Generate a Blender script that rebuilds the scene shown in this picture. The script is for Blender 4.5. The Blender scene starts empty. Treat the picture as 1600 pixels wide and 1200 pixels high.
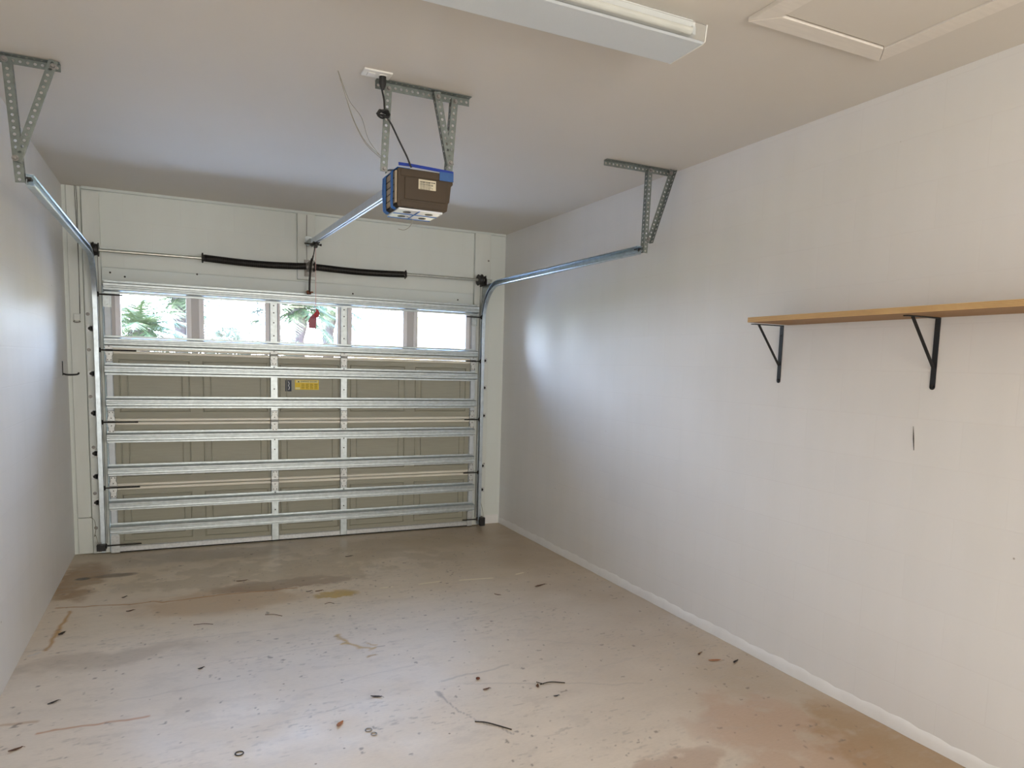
import bpy, bmesh, math, random
import numpy as np
from mathutils import Vector, Matrix
random.seed(7)
C = bpy.context.scene.collection
S = bpy.context.scene

# ---------------------------------------------------------------- camera
cam_d = bpy.data.cameras.new('camera'); cam = bpy.data.objects.new('camera', cam_d); C.objects.link(cam)
YAW, PITCH, ROLL = 0.4459, -0.10596, 0.02832
F, PX, PY = 1110.63, 810.9, 689.39
fw = Vector((math.sin(YAW)*math.cos(PITCH), math.cos(YAW)*math.cos(PITCH), math.sin(PITCH)))
r0 = Vector((math.cos(YAW), -math.sin(YAW), 0)); u0 = r0.cross(fw)
rt = math.cos(ROLL)*r0 + math.sin(ROLL)*u0
up = -math.sin(ROLL)*r0 + math.cos(ROLL)*u0
M = Matrix((rt, up, -fw)).transposed().to_4x4(); M.translation = Vector((0.787, -6.5214, 1.602))
cam.matrix_world = M
cam_d.sensor_width = 36; cam_d.lens = F/1600*36
cam_d.shift_x = -(PX-800)/1600; cam_d.shift_y = (PY-600)/1600
cam_d.clip_start = 0.05; cam_d.clip_end = 300
S.camera = cam

# ---------------------------------------------------------------- world, sun, fill lights, exposure
w = bpy.data.worlds.new('sky'); S.world = w; w.use_nodes = True
wn = w.node_tree.nodes; wl = w.node_tree.links
bg = wn['Background']
tc = wn.new('ShaderNodeTexCoord'); sx = wn.new('ShaderNodeSeparateXYZ'); wr = wn.new('ShaderNodeValToRGB')
wl.new(tc.outputs['Generated'], sx.inputs[0]); wl.new(sx.outputs['Z'], wr.inputs[0]); wl.new(wr.outputs[0], bg.inputs[0])
wr.color_ramp.elements[0].position = 0.0; wr.color_ramp.elements[0].color = (0.74, 0.85, 1.0, 1)
wr.color_ramp.elements[1].position = 0.6; wr.color_ramp.elements[1].color = (0.14, 0.24, 0.44, 1)
bg.inputs[1].default_value = 58.0
sd = bpy.data.lights.new('sun', 'SUN'); sd.energy = 85.0; sd.angle = 0.01; sd.color = (1, .95, .86)
so = bpy.data.objects.new('sun', sd); C.objects.link(so)
so.rotation_euler = Vector((0.75, 0.10, -1.3)).to_track_quat('-Z', 'Y').to_euler()
def area(name, loc, size, power, col, rot=(0, 0, 0)):
    d = bpy.data.lights.new(name, 'AREA'); d.shape = 'RECTANGLE'; d.size, d.size_y = size; d.energy = power; d.color = col
    o = bpy.data.objects.new(name, d); C.objects.link(o); o.location = loc; o.rotation_euler = rot
    return o
# added fill lights behind the camera, not fixtures of the garage
area('rear_fill', (2.4, -9.3, 2.70), (1.6, 0.5), 62, (1.0, 0.95, 0.84))
area('rear_wall_fill', (2.3, -12.8, 1.35), (2.4, 2.3), 140, (1.0, 0.975, 0.90), (math.radians(90), 0, math.radians(9)))  # added fill before the back wall, which has no doorway
area('upward_fill', (2.3, -8.0, 1.9), (0.9, 0.9), 36, (1.0, 0.95, 0.87), (math.radians(132), 0, 0))  # added fill aimed up and forward to lift ceiling and header
S.view_settings.view_transform = 'Standard'; S.view_settings.look = 'None'
S.view_settings.gamma = 1.0; S.view_settings.exposure = 0.10; S.view_settings.use_curve_mapping = False
S.cycles.max_bounces = 10; S.cycles.diffuse_bounces = 6; S.cycles.transparent_max_bounces = 12
S.cycles.sample_clamp_indirect = 6.0

# ---------------------------------------------------------------- materials
def lin(h):
    h = h.lstrip('#'); o = []
    for i in (0, 2, 4):
        c = int(h[i:i+2], 16)/255; o.append(c/12.92 if c <= .04045 else ((c+.055)/1.055)**2.4)
    return (*o, 1)
class Mat:
    def __init__(s, name):
        s.m = bpy.data.materials.new(name); s.m.use_nodes = True; s.n = s.m.node_tree.nodes; s.l = s.m.node_tree.links
        s.p = s.n['Principled BSDF']
    def coord(s, scale=(1, 1, 1)):
        t = s.n.new('ShaderNodeTexCoord'); mp = s.n.new('ShaderNodeMapping'); mp.inputs['Scale'].default_value = scale
        s.l.new(t.outputs['Object'], mp.inputs[0]); return mp.outputs[0]
    def noise(s, scale, detail=4, vec=None, rough=.5):
        n = s.n.new('ShaderNodeTexNoise'); n.inputs['Scale'].default_value = scale; n.inputs['Detail'].default_value = detail
        n.inputs['Roughness'].default_value = rough
        s.l.new(vec if vec is not None else s.coord(), n.inputs['Vector']); return n.outputs['Fac']
    def ramp(s, fac, *st):
        r = s.n.new('ShaderNodeValToRGB'); s.l.new(fac, r.inputs[0]); e = r.color_ramp.elements
        while len(e) < len(st): e.new(.5)
        for i, (p, c) in enumerate(st):
            e[i].position = p; e[i].color = c if len(c) == 4 else (*c, 1)
        return r.outputs[0]
    def mul(s, a, b):
        m = s.n.new('ShaderNodeMix'); m.data_type = 'RGBA'; m.blend_type = 'MULTIPLY'; m.inputs[0].default_value = 1
        s.l.new(a, m.inputs[6]); s.l.new(b, m.inputs[7]); return m.outputs[2]
    def bump(s, h, strength=.3, dist=.002, nrm=None):
        b = s.n.new('ShaderNodeBump'); b.inputs['Strength'].default_value = strength; b.inputs['Distance'].default_value = dist
        s.l.new(h, b.inputs['Height'])
        if nrm is not None: s.l.new(nrm, b.inputs['Normal'])
        s.l.new(b.outputs[0], s.p.inputs['Normal']); return b.outputs[0]
    def color(s, c):
        s.l.new(c, s.p.inputs['Base Color'])
def simple(name, col, rough=.5, metal=0., var=.08, scale=12, bump=0.0, bscale=200, stretch=(1, 1, 1)):
    m = Mat(name); c = col if isinstance(col, tuple) else lin(col)
    v = m.coord(stretch)
    f = m.noise(scale, 4, v)
    a = tuple(x*(1-var) for x in c[:3]); b = tuple(min(1, x*(1+var)) for x in c[:3])
    m.color(m.ramp(f, (.3, a), (.7, b)))
    m.p.inputs['Roughness'].default_value = rough; m.p.inputs['Metallic'].default_value = metal
    if bump: m.bump(m.noise(bscale, 3, m.coord(stretch)), bump, .001)
    return m.m
GALV = simple('galvanised_steel', (.47, .52, .54, 1), .42, .85, .10, 30, .05, 60)
GALVD = simple('galvanised_angle_steel', (.19, .215, .205, 1), .48, .6, .15, 40, .08, 120)
ZINC = simple('pale_zinc_plate', (.55, .57, .58, 1), .45, .5, .10, 60, .1, 150)
STILE = simple('pale_steel_stile', (.56, .61, .66, 1), .5, .3, .05, 20)
TRACK = simple('track_steel', (.50, .57, .63, 1), .32, .85, .12, 25, .05, 60)
SHAFT = simple('shaft_steel', (.60, .63, .60, 1), .3, .9, .1, 30)
BLACK = simple('black_oily_steel', (.018, .016, .015, 1), .45, .3, .3, 60)
BLKP = simple('black_plastic', (.012, .012, .013, 1), .5, 0, .2, 40)
DRUM = simple('dark_cast_drum', (.035, .033, .032, 1), .5, .4, .3, 50)
CAST = simple('grey_cast_aluminium', (.28, .27, .26, 1), .45, .7, .2, 80)
RUST = simple('rusty_steel', (.17, .055, .028, 1), .8, .2, .4, 90)
TAUPE = simple('taupe_door_paint', (.33, .325, .262, 1), .5, 0, .04, 6, .10, 90, (1, 1, 14))
TOPP = simple('window_section_light_bleed', (.52, .51, .52, 1), .45, 0, .03, 6)  # light bleeding round the windows is painted in as a paler grey
CREAM = simple('cream_section_edge', (.78, .75, .66, 1), .35, 0, .03, 8)
WFRAME = simple('window_frame_plastic', (.80, .80, .84, 1), .4, 0, .02, 10)
CEILP = simple('ceiling_paint', (.66, .625, .575, 1), .62, 0, .012, 2.0, .06, 160)
WOODP = simple('painted_wood', (.68, .715, .69, 1), .55, 0, .03, 3, .15, 40, (6, 6, 1))
WOODH = simple('painted_header', (.64, .695, .68, 1), .5, 0, .03, 2.5, .05, 60)
HATCHP = simple('hatch_trim_paint', (.74, .70, .65, 1), .5, 0, .04, 6, .25, 50, (1, 8, 1))
WHITEP = simple('white_plastic', (.82, .82, .80, 1), .4, 0, .02, 10)
FIXT = simple('fixture_enamel', (.68, .70, .70, 1), .35, 0, .02, 10)
BROWN = simple('brown_plastic', lin('#382810'), .5, 0, .06, 10, .04, 200)
BEIGE = simple('beige_vent_plastic', lin('#a89a86'), .5, 0, .05, 20)
TAPE = simple('blue_masking_tape', lin('#3473c4'), .6, 0, .10, 60, .2, 150)
TAPED = simple('deep_blue_masking_tape', lin('#1b3a9c'), .6, 0, .10, 60)
LENS = simple('white_lens_plastic', (.80, .84, .92, 1), .25, 0, .02, 30)
LABEL = simple('cream_label', lin('#cfc8b2'), .5, 0, .03, 40)
YELLOW = simple('yellow_label', lin('#e3c21a'), .5, 0, .04, 60)
YPALE = simple('pale_yellow_label', lin('#e6dc9a'), .5, 0, .04, 60)
NAVY = simple('navy_label', lin('#16263f'), .5, 0, .1, 60)
INK = simple('black_ink', (.02, .02, .018, 1), .6)
WHITEI = simple('white_ink', (.75, .78, .8, 1), .6)
REDT = simple('red_tag', lin('#b02d30'), .5, 0, .12, 90)
REDT2 = simple('dusty_red_tag_card', lin('#9c4a5c'), .6, 0, .15, 120)
CORDR = simple('faded_red_cord', lin('#c79a9a'), .7, 0, .1, 80)
WIREG = simple('pale_bell_wire', lin('#8f8d80'), .6, 0, .1, 60)
LEAF1 = simple('dry_brown_leaf', lin('#5a3a20'), .7, 0, .3, 120)
LEAF2 = simple('tan_leaf', lin('#a9714a'), .7, 0, .2, 120)
LEAF3 = simple('dark_leaf', lin('#2a2018'), .7, 0, .3, 120)
RUBBER = simple('black_rubber_seal', (.03, .028, .026, 1), .8)
CRACK = simple('dark_crack', (.05, .045, .04, 1), .9)
def glass():
    m = bpy.data.materials.new('clear_pane'); m.use_nodes = True; n = m.node_tree.nodes; l = m.node_tree.links; n.clear()
    o = n.new('ShaderNodeOutputMaterial'); mx = n.new('ShaderNodeMixShader'); t = n.new('ShaderNodeBsdfTransparent'); g = n.new('ShaderNodeBsdfGlossy')
    t.inputs[0].default_value = (.96, .98, 1, 1); g.inputs['Roughness'].default_value = .02
    f = n.new('ShaderNodeFresnel'); f.inputs[0].default_value = 1.35
    l.new(f.outputs[0], mx.inputs[0]); l.new(t.outputs[0], mx.inputs[1]); l.new(g.outputs[0], mx.inputs[2]); l.new(mx.outputs[0], o.inputs[0])
    return m
GLASS = glass()
def lensmat():
    m = Mat('prismatic_acrylic_lens')
    m.p.inputs['Base Color'].default_value = (.80, .86, .92, 1); m.p.inputs['Roughness'].default_value = .3
    m.p.inputs['Transmission Weight'].default_value = .25; m.p.inputs['IOR'].default_value = 1.3
    v = m.n.new('ShaderNodeTexVoronoi'); v.inputs['Scale'].default_value = 180; m.l.new(m.coord(), v.inputs['Vector'])
    m.bump(v.outputs['Distance'], .25, .002)
    return m.m
ACRYL = lensmat()
def clearp():
    m = glass(); m.name = 'clear_ribbed_acrylic'; n = m.node_tree.nodes; l = m.node_tree.links
    out = [x for x in n if x.type == 'OUTPUT_MATERIAL'][0]; mx = [x for x in n if x.type == 'MIX_SHADER'][0]
    d = n.new('ShaderNodeBsdfDiffuse'); d.inputs[0].default_value = (.8, .78, .72, 1); m2 = n.new('ShaderNodeMixShader'); m2.inputs[0].default_value = .14
    l.new(mx.outputs[0], m2.inputs[1]); l.new(d.outputs[0], m2.inputs[2]); l.new(m2.outputs[0], out.inputs[0]); return m
CLEARP = clearp()
def blockwall(name, tint, axis):
    m = Mat(name)
    t = m.n.new('ShaderNodeTexCoord'); s = m.n.new('ShaderNodeSeparateXYZ'); m.l.new(t.outputs['Object'], s.inputs[0])
    c = m.n.new('ShaderNodeCombineXYZ'); m.l.new(s.outputs[axis], c.inputs[0]); m.l.new(s.outputs['Z'], c.inputs[1])
    b = m.n.new('ShaderNodeTexBrick'); m.l.new(c.outputs[0], b.inputs['Vector'])
    b.inputs['Scale'].default_value = 1; b.inputs['Brick Width'].default_value = .406; b.inputs['Row Height'].default_value = .203
    b.inputs['Mortar Size'].default_value = .004; b.inputs['Mortar Smooth'].default_value = .8
    b.inputs['Color1'].default_value = (1, 1, 1, 1); b.inputs['Color2'].default_value = (.985, .985, .985, 1); b.inputs['Mortar'].default_value = (.975, .972, .97, 1)
    base = m.ramp(m.noise(1.6, 3), (.3, tuple(x*.975 for x in tint)), (.7, tint))
    streak = m.ramp(m.noise(7, 4, m.coord((1, 1, .12))), (.35, (.985, .985, .98)), (.6, (1, 1, 1)))
    # old nail holes and scuffs
    v = m.n.new('ShaderNodeTexVoronoi'); v.inputs['Scale'].default_value = 3.3; m.l.new(m.coord(), v.inputs['Vector'])
    spot = m.ramp(v.outputs['Distance'], (.012, (.45, .42, .38)), (.02, (1, 1, 1)))
    m.color(m.mul(m.mul(m.mul(base, b.outputs['Color']), streak), spot))
    m.p.inputs['Roughness'].default_value = .5
    h = m.n.new('ShaderNodeMath'); h.operation = 'MULTIPLY_ADD'; m.l.new(b.outputs['Fac'], h.inputs[0]); h.inputs[1].default_value = -1.0
    m.l.new(m.noise(45, 4), h.inputs[2])
    m.bump(h.outputs[0], .22, .0010)
    return m.m
WALLR = blockwall('painted_block_wall', (.79, .785, .785), 'Y')
WALLF = blockwall('painted_front_block_wall', (.72, .765, .745), 'X')
BASE = simple('white_base_paint', (.82, .82, .82, 1), .45, 0, .03, 9, .3, 40)
def floormat():
    m = Mat('stained_concrete')
    a = m.n.new('ShaderNodeAttribute'); a.attribute_name = 'stain'
    fine = m.ramp(m.noise(60, 5, m.coord((.6, 1.6, 1)), .65), (.25, (.93, .925, .92)), (.6, (1, 1, 1)))
    v = m.n.new('ShaderNodeTexVoronoi'); v.inputs['Scale'].default_value = 9; m.l.new(m.coord(), v.inputs['Vector'])
    sp = m.ramp(v.outputs['Distance'], (.030, (.40, .34, .28)), (.06, (1, 1, 1)))
    mask = m.ramp(m.noise(5, 2), (.52, (1, 1, 1)), (.56, (0, 0, 0)))
    mx = m.n.new('ShaderNodeMix'); mx.data_type = 'RGBA'; mx.blend_type = 'LIGHTEN'; mx.inputs[0].default_value = 1
    m.l.new(sp, mx.inputs[6]); m.l.new(mask, mx.inputs[7])
    m.color(m.mul(m.mul(a.outputs['Color'], fine), mx.outputs[2]))
    rr = m.ramp(m.noise(3.5, 4), (.3, (.32, .32, .32)), (.7, (.48, .48, .48)))
    m.l.new(rr, m.p.inputs['Roughness']); m.p.inputs['Specular IOR Level'].default_value = .5
    m.bump(m.noise(25, 5), .12, .003)
    return m.m
FLOOR = floormat()
def plymat():
    m = Mat('plywood_board')
    w_ = m.n.new('ShaderNodeTexWave'); w_.bands_direction = 'Z'; w_.inputs['Scale'].default_value = 60; w_.inputs['Distortion'].default_value = 1.4
    w_.inputs['Detail'].default_value = 2; m.l.new(m.coord((1, .05, 1)), w_.inputs['Vector'])
    c1 = m.ramp(w_.outputs['Fac'], (.05, lin('#9a7446')), (.3, lin('#d3b17d')), (.9, lin('#dcbc8c')))
    g = m.ramp(m.noise(9, 5, m.coord((4, .5, 1))), (.3, (.85, .80, .72)), (.7, (1, 1, 1)))
    m.color(m.mul(c1, g)); m.p.inputs['Roughness'].default_value = .6
    return m.m
PLY = plymat()

# ---------------------------------------------------------------- mesh helpers
def wloc(o):
    v = Vector((0, 0, 0))
    while o is not None: v += o.location; o = o.parent
    return v
class MB:
    def __init__(s): s.v = []; s.f = []; s.mi = []; s.cur = 0
    def add(s, vs, fs):
        k = len(s.v); s.v += [tuple(p) for p in vs]; s.f += [tuple(i+k for i in f) for f in fs]; s.mi += [s.cur]*len(fs); return s
    def box(s, x0, x1, y0, y1, z0, z1):
        return s.add([(x, y, z) for x in (x0, x1) for y in (y0, y1) for z in (z0, z1)],
                     [(0, 1, 3, 2), (4, 6, 7, 5), (0, 4, 5, 1), (2, 3, 7, 6), (0, 2, 6, 4), (1, 5, 7, 3)])
    def obox(s, c, ax, ay, az):
        c, ax, ay, az = map(Vector, (c, ax, ay, az))
        return s.add([c+i*ax+j*ay+k*az for i in (-1, 1) for j in (-1, 1) for k in (-1, 1)],
                     [(0, 1, 3, 2), (4, 6, 7, 5), (0, 4, 5, 1), (2, 3, 7, 6), (0, 2, 6, 4), (1, 5, 7, 3)])
    def bar(s, a, b, wdt, t, side):
        a, b = Vector(a), Vector(b); d = b-a; n = d.normalized(); sd_ = Vector(side); sd_ = (sd_-sd_.dot(n)*n).normalized(); o = n.cross(sd_)
        return s.obox((a+b)/2, d/2, sd_*wdt/2, o*t/2)
    def tube(s, pts, r, n=8, cap=True):
        pts = [Vector(p) for p in pts]; R = r if isinstance(r, (list, tuple)) else [r]*len(pts)
        k = len(s.v); prev = None
        for i, p in enumerate(pts):
            t = (pts[min(i+1, len(pts)-1)]-pts[max(i-1, 0)]).normalized()
            if prev is None:
                a = Vector((0, 0, 1)) if abs(t.z) < .9 else Vector((1, 0, 0)); e = t.cross(a).normalized()
            else:
                e = (prev-prev.dot(t)*t).normalized()
            prev = e; g = t.cross(e)
            s.v += [tuple(p+R[i]*(math.cos(q)*e+math.sin(q)*g)) for q in [2*math.pi*j/n for j in range(n)]]
        m = len(pts)
        for i in range(m-1):
            for j in range(n):
                s.f.append((k+i*n+j, k+i*n+(j+1) % n, k+(i+1)*n+(j+1) % n, k+(i+1)*n+j)); s.mi.append(s.cur)
        if cap:
            s.f.append(tuple(k+j for j in reversed(range(n)))); s.f.append(tuple(k+(m-1)*n+j for j in range(n))); s.mi += [s.cur]*2
        return s
    def cyl(s, a, b, r, n=16): return s.tube([a, b], r, n)
    def lathe(s, o, axis, prof, n=24):
        """prof: list of (distance along the axis, radius)"""
        axis = Vector(axis).normalized(); return s.tube_p([Vector(o)+axis*d for d, _ in prof], [r for _, r in prof], axis, n)
    def tube_p(s, pts, R, axis, n):
        a = Vector((0, 0, 1)) if abs(axis.z) < .9 else Vector((1, 0, 0)); e = axis.cross(a).normalized(); g = axis.cross(e); k = len(s.v)
        for p, r in zip(pts, R):
            s.v += [tuple(p+r*(math.cos(q)*e+math.sin(q)*g)) for q in [2*math.pi*j/n for j in range(n)]]
        for i in range(len(pts)-1):
            for j in range(n):
                s.f.append((k+i*n+j, k+i*n+(j+1) % n, k+(i+1)*n+(j+1) % n, k+(i+1)*n+j)); s.mi.append(s.cur)
        s.f.append(tuple(k+j for j in reversed(range(n)))); s.f.append(tuple(k+(len(pts)-1)*n+j for j in range(n))); s.mi += [s.cur]*2
        return s
    def sweep(s, prof, frames, closed=True):
        """prof: list of (a, b); frames: list of (origin, A, B)"""
        k = len(s.v); n = len(prof)
        for o, A, B in frames: s.v += [tuple(Vector(o)+a*Vector(A)+b*Vector(B)) for a, b in prof]
        for i in range(len(frames)-1):
            for j in range(n if closed else n-1):
                s.f.append((k+i*n+j, k+i*n+(j+1) % n, k+(i+1)*n+(j+1) % n, k+(i+1)*n+j)); s.mi.append(s.cur)
        if closed:
            s.f.append(tuple(k+j for j in reversed(range(n)))); s.f.append(tuple(k+(len(frames)-1)*n+j for j in range(n))); s.mi += [s.cur]*2
        return s
    def prism(s, poly, d):
        d = Vector(d); n = len(poly); vs = [Vector(p) for p in poly]; vs = vs+[p+d for p in vs]
        return s.add(vs, [tuple(reversed(range(n))), tuple(range(n, 2*n))]+[(i, (i+1) % n, n+(i+1) % n, n+i) for i in range(n)])
    def build(s, name, mat, parent=None, origin=None, smooth=25, bevel=0, fix=True):
        me = bpy.data.meshes.new(name); v = np.array(s.v, dtype=float)
        if parent is not None: off = np.array(wloc(parent)); loc = Vector((0, 0, 0))
        else:
            if origin is None: origin = ((v[:, 0].min()+v[:, 0].max())/2, (v[:, 1].min()+v[:, 1].max())/2, v[:, 2].min())
            off = np.array(origin, dtype=float); loc = Vector(origin)
        me.from_pydata((v-off).tolist(), [], s.f)
        for m in (mat if isinstance(mat, list) else [mat]): me.materials.append(m)
        if isinstance(mat, list): me.polygons.foreach_set('material_index', s.mi)
        if fix:
            b = bmesh.new(); b.from_mesh(me); bmesh.ops.recalc_face_normals(b, faces=b.faces); b.to_mesh(me); b.free()
        if smooth:
            me.shade_smooth(); me.set_sharp_from_angle(angle=math.radians(smooth))
        o = bpy.data.objects.new(name, me); C.objects.link(o); o.location = loc
        if parent is not None: o.parent = parent
        if bevel:
            md = o.modifiers.new('bevel', 'BEVEL'); md.width = bevel; md.segments = 2; md.limit_method = 'ANGLE'
        return o
def tag(o, label=None, cat=None, group=None, kind=None):
    for k, v in (('label', label), ('category', cat), ('group', group), ('kind', kind)):
        if v: o[k] = v
    return o
def thing(name, loc, label, cat, group=None):
    o = bpy.data.objects.new(name, None); C.objects.link(o); o.location = loc; o.empty_display_size = .1
    return tag(o, label, cat, group)
def struct(o): o['kind'] = 'structure'; return o
def smooth_path(pts, n=8):
    P = [Vector(p) for p in pts]; P = [2*P[0]-P[1]]+P+[2*P[-1]-P[-2]]; out = []
    for i in range(1, len(P)-2):
        for k in range(n):
            t = k/n; a, b, c, d = P[i-1], P[i], P[i+1], P[i+2]
            out.append(.5*((2*b)+(-a+c)*t+(2*a-5*b+4*c-d)*t*t+(-a+3*b-3*c+d)*t**3))
    out.append(P[-2]); return out
def perf_plate(mb, A, B, side, w_, t, pitch=.027, hr=.0066):
    """A flat strip from A to B, w_ wide towards side, with a row of round holes."""
    A, B = Vector(A), Vector(B); d = B-A; L = d.length; d.normalize(); s_ = Vector(side); s_ = (s_-s_.dot(d)*d).normalized(); nn = d.cross(s_)*t
    n = max(1, round(L/pitch)); p = L/n
    for i in range(n):
        o = A+d*(i*p)
        out = [(0, 0), (.5, 0), (1, 0), (1, .5), (1, 1), (.5, 1), (0, 1), (0, .5)]
        vs = []
        for lay in (0, 1):
            vs += [o+d*(a*p)+s_*(b*w_)+nn*lay for a, b in out]
            vs += [o+d*(p/2+hr*math.cos(q))+s_*(w_/2+hr*math.sin(q))+nn*lay for q in [math.radians(-135+45*k) for k in range(8)]]
        fs = []
        for j in range(8):
            k = (j+1) % 8
            fs += [(j, k, 8+k, 8+j), (16+j, 24+j, 24+k, 16+k), (8+j, 8+k, 24+k, 24+j)]
        fs += [(0, 16, 17, 1), (1, 17, 18, 2), (4, 20, 21, 5), (5, 21, 22, 6)]
        if i == 0: fs += [(6, 22, 23, 7), (7, 23, 16, 0)]
        if i == n-1: fs += [(2, 18, 19, 3), (3, 19, 20, 4)]
        mb.add(vs, fs)
def perf_angle(name, A, B, n1, n2, parent, w_=.032, mat=None):
    mb = MB(); perf_plate(mb, A, B, n1, w_, .002); perf_plate(mb, A, B, n2, w_, .002)
    return mb.build(name, mat or GALVD, parent, smooth=0)
def bolt(mb, c, n, r=.008, h=.007):
    c = Vector(c); n = Vector(n).normalized()
    mb.lathe(c, n, [(0, r*1.5), (.0015, r*1.5)], 12); mb.lathe(c+n*.0015, n, [(0, r), (h*.7, r), (h, r*.75)], 6)
def text_mesh(s, size, origin, xdir, updir, parent, mat, name, extrude=.0004):
    cu = bpy.data.curves.new(name, 'FONT'); cu.body = s; cu.size = size; cu.extrude = extrude; cu.align_x = 'CENTER'; cu.align_y = 'CENTER'
    to = bpy.data.objects.new(name, cu); C.objects.link(to); dg = bpy.context.evaluated_depsgraph_get()
    me = bpy.data.meshes.new_from_object(to.evaluated_get(dg)); bpy.data.objects.remove(to)
    X = Vector(xdir).normalized(); Y = Vector(updir).normalized(); Z = X.cross(Y); o = Vector(origin)-wloc(parent)
    me.transform(Matrix(((X.x, Y.x, Z.x, o.x), (X.y, Y.y, Z.y, o.y), (X.z, Y.z, Z.z, o.z), (0, 0, 0, 1))))
    me.materials.clear(); me.materials.append(mat)
    ob = bpy.data.objects.new(name, me); C.objects.link(ob); ob.parent = parent; return ob

# ================================================================ THE ROOM
W, H, YB = 3.70, 2.87, -13.0
DX0, DX1, DH = 0.262, 3.378, 2.165        # garage door edges and top
# ---- floor: a fine grid so the stains have their own shape
def vnoise(x, y, sc, seed):
    rng = np.random.RandomState(seed); g = rng.rand(256, 256)
    X = x*sc+50.3; Y = y*sc+80.7; xi = np.floor(X).astype(int); yi = np.floor(Y).astype(int); fx = X-xi; fy = Y-yi
    fx = fx*fx*(3-2*fx); fy = fy*fy*(3-2*fy); q = lambda i, j: g[i % 256, j % 256]
    return (q(xi, yi)*(1-fx)+q(xi+1, yi)*fx)*(1-fy)+(q(xi, yi+1)*(1-fx)+q(xi+1, yi+1)*fx)*fy
def fbm(x, y, sc, seed, o=5, g=.55):
    a = 1; s_ = 0; t = 0
    for i in range(o): s_ = s_+a*vnoise(x, y, sc*2**i, seed+i); t += a; a *= g
    return s_/t
def seg(x, y, pts, wd, seed=1, wob=.02):
    xx = x+(fbm(x, y, 9, seed, 3)-.5)*wob*2; yy = y+(fbm(x, y, 9, seed+9, 3)-.5)*wob*2; m = np.zeros_like(x)
    for (ax, ay), (bx, by) in zip(pts, pts[1:]):
        dx, dy = bx-ax, by-ay; t = np.clip(((xx-ax)*dx+(yy-ay)*dy)/(dx*dx+dy*dy), 0, 1)
        dd = np.hypot(xx-ax-t*dx, yy-ay-t*dy); m = np.maximum(m, np.clip(1.3-dd/wd, 0, 1))
    return m
def blob(x, y, cx, cy, rx, ry, seed, thr=.5, soft=.12, sc=6):
    d = ((x-cx)/rx)**2+((y-cy)/ry)**2; n = fbm(x, y, sc, seed, 5)
    return np.clip((n-thr+.35*(1-d))/soft, 0, 1)*np.clip(1.6-d, 0, 1)
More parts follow.
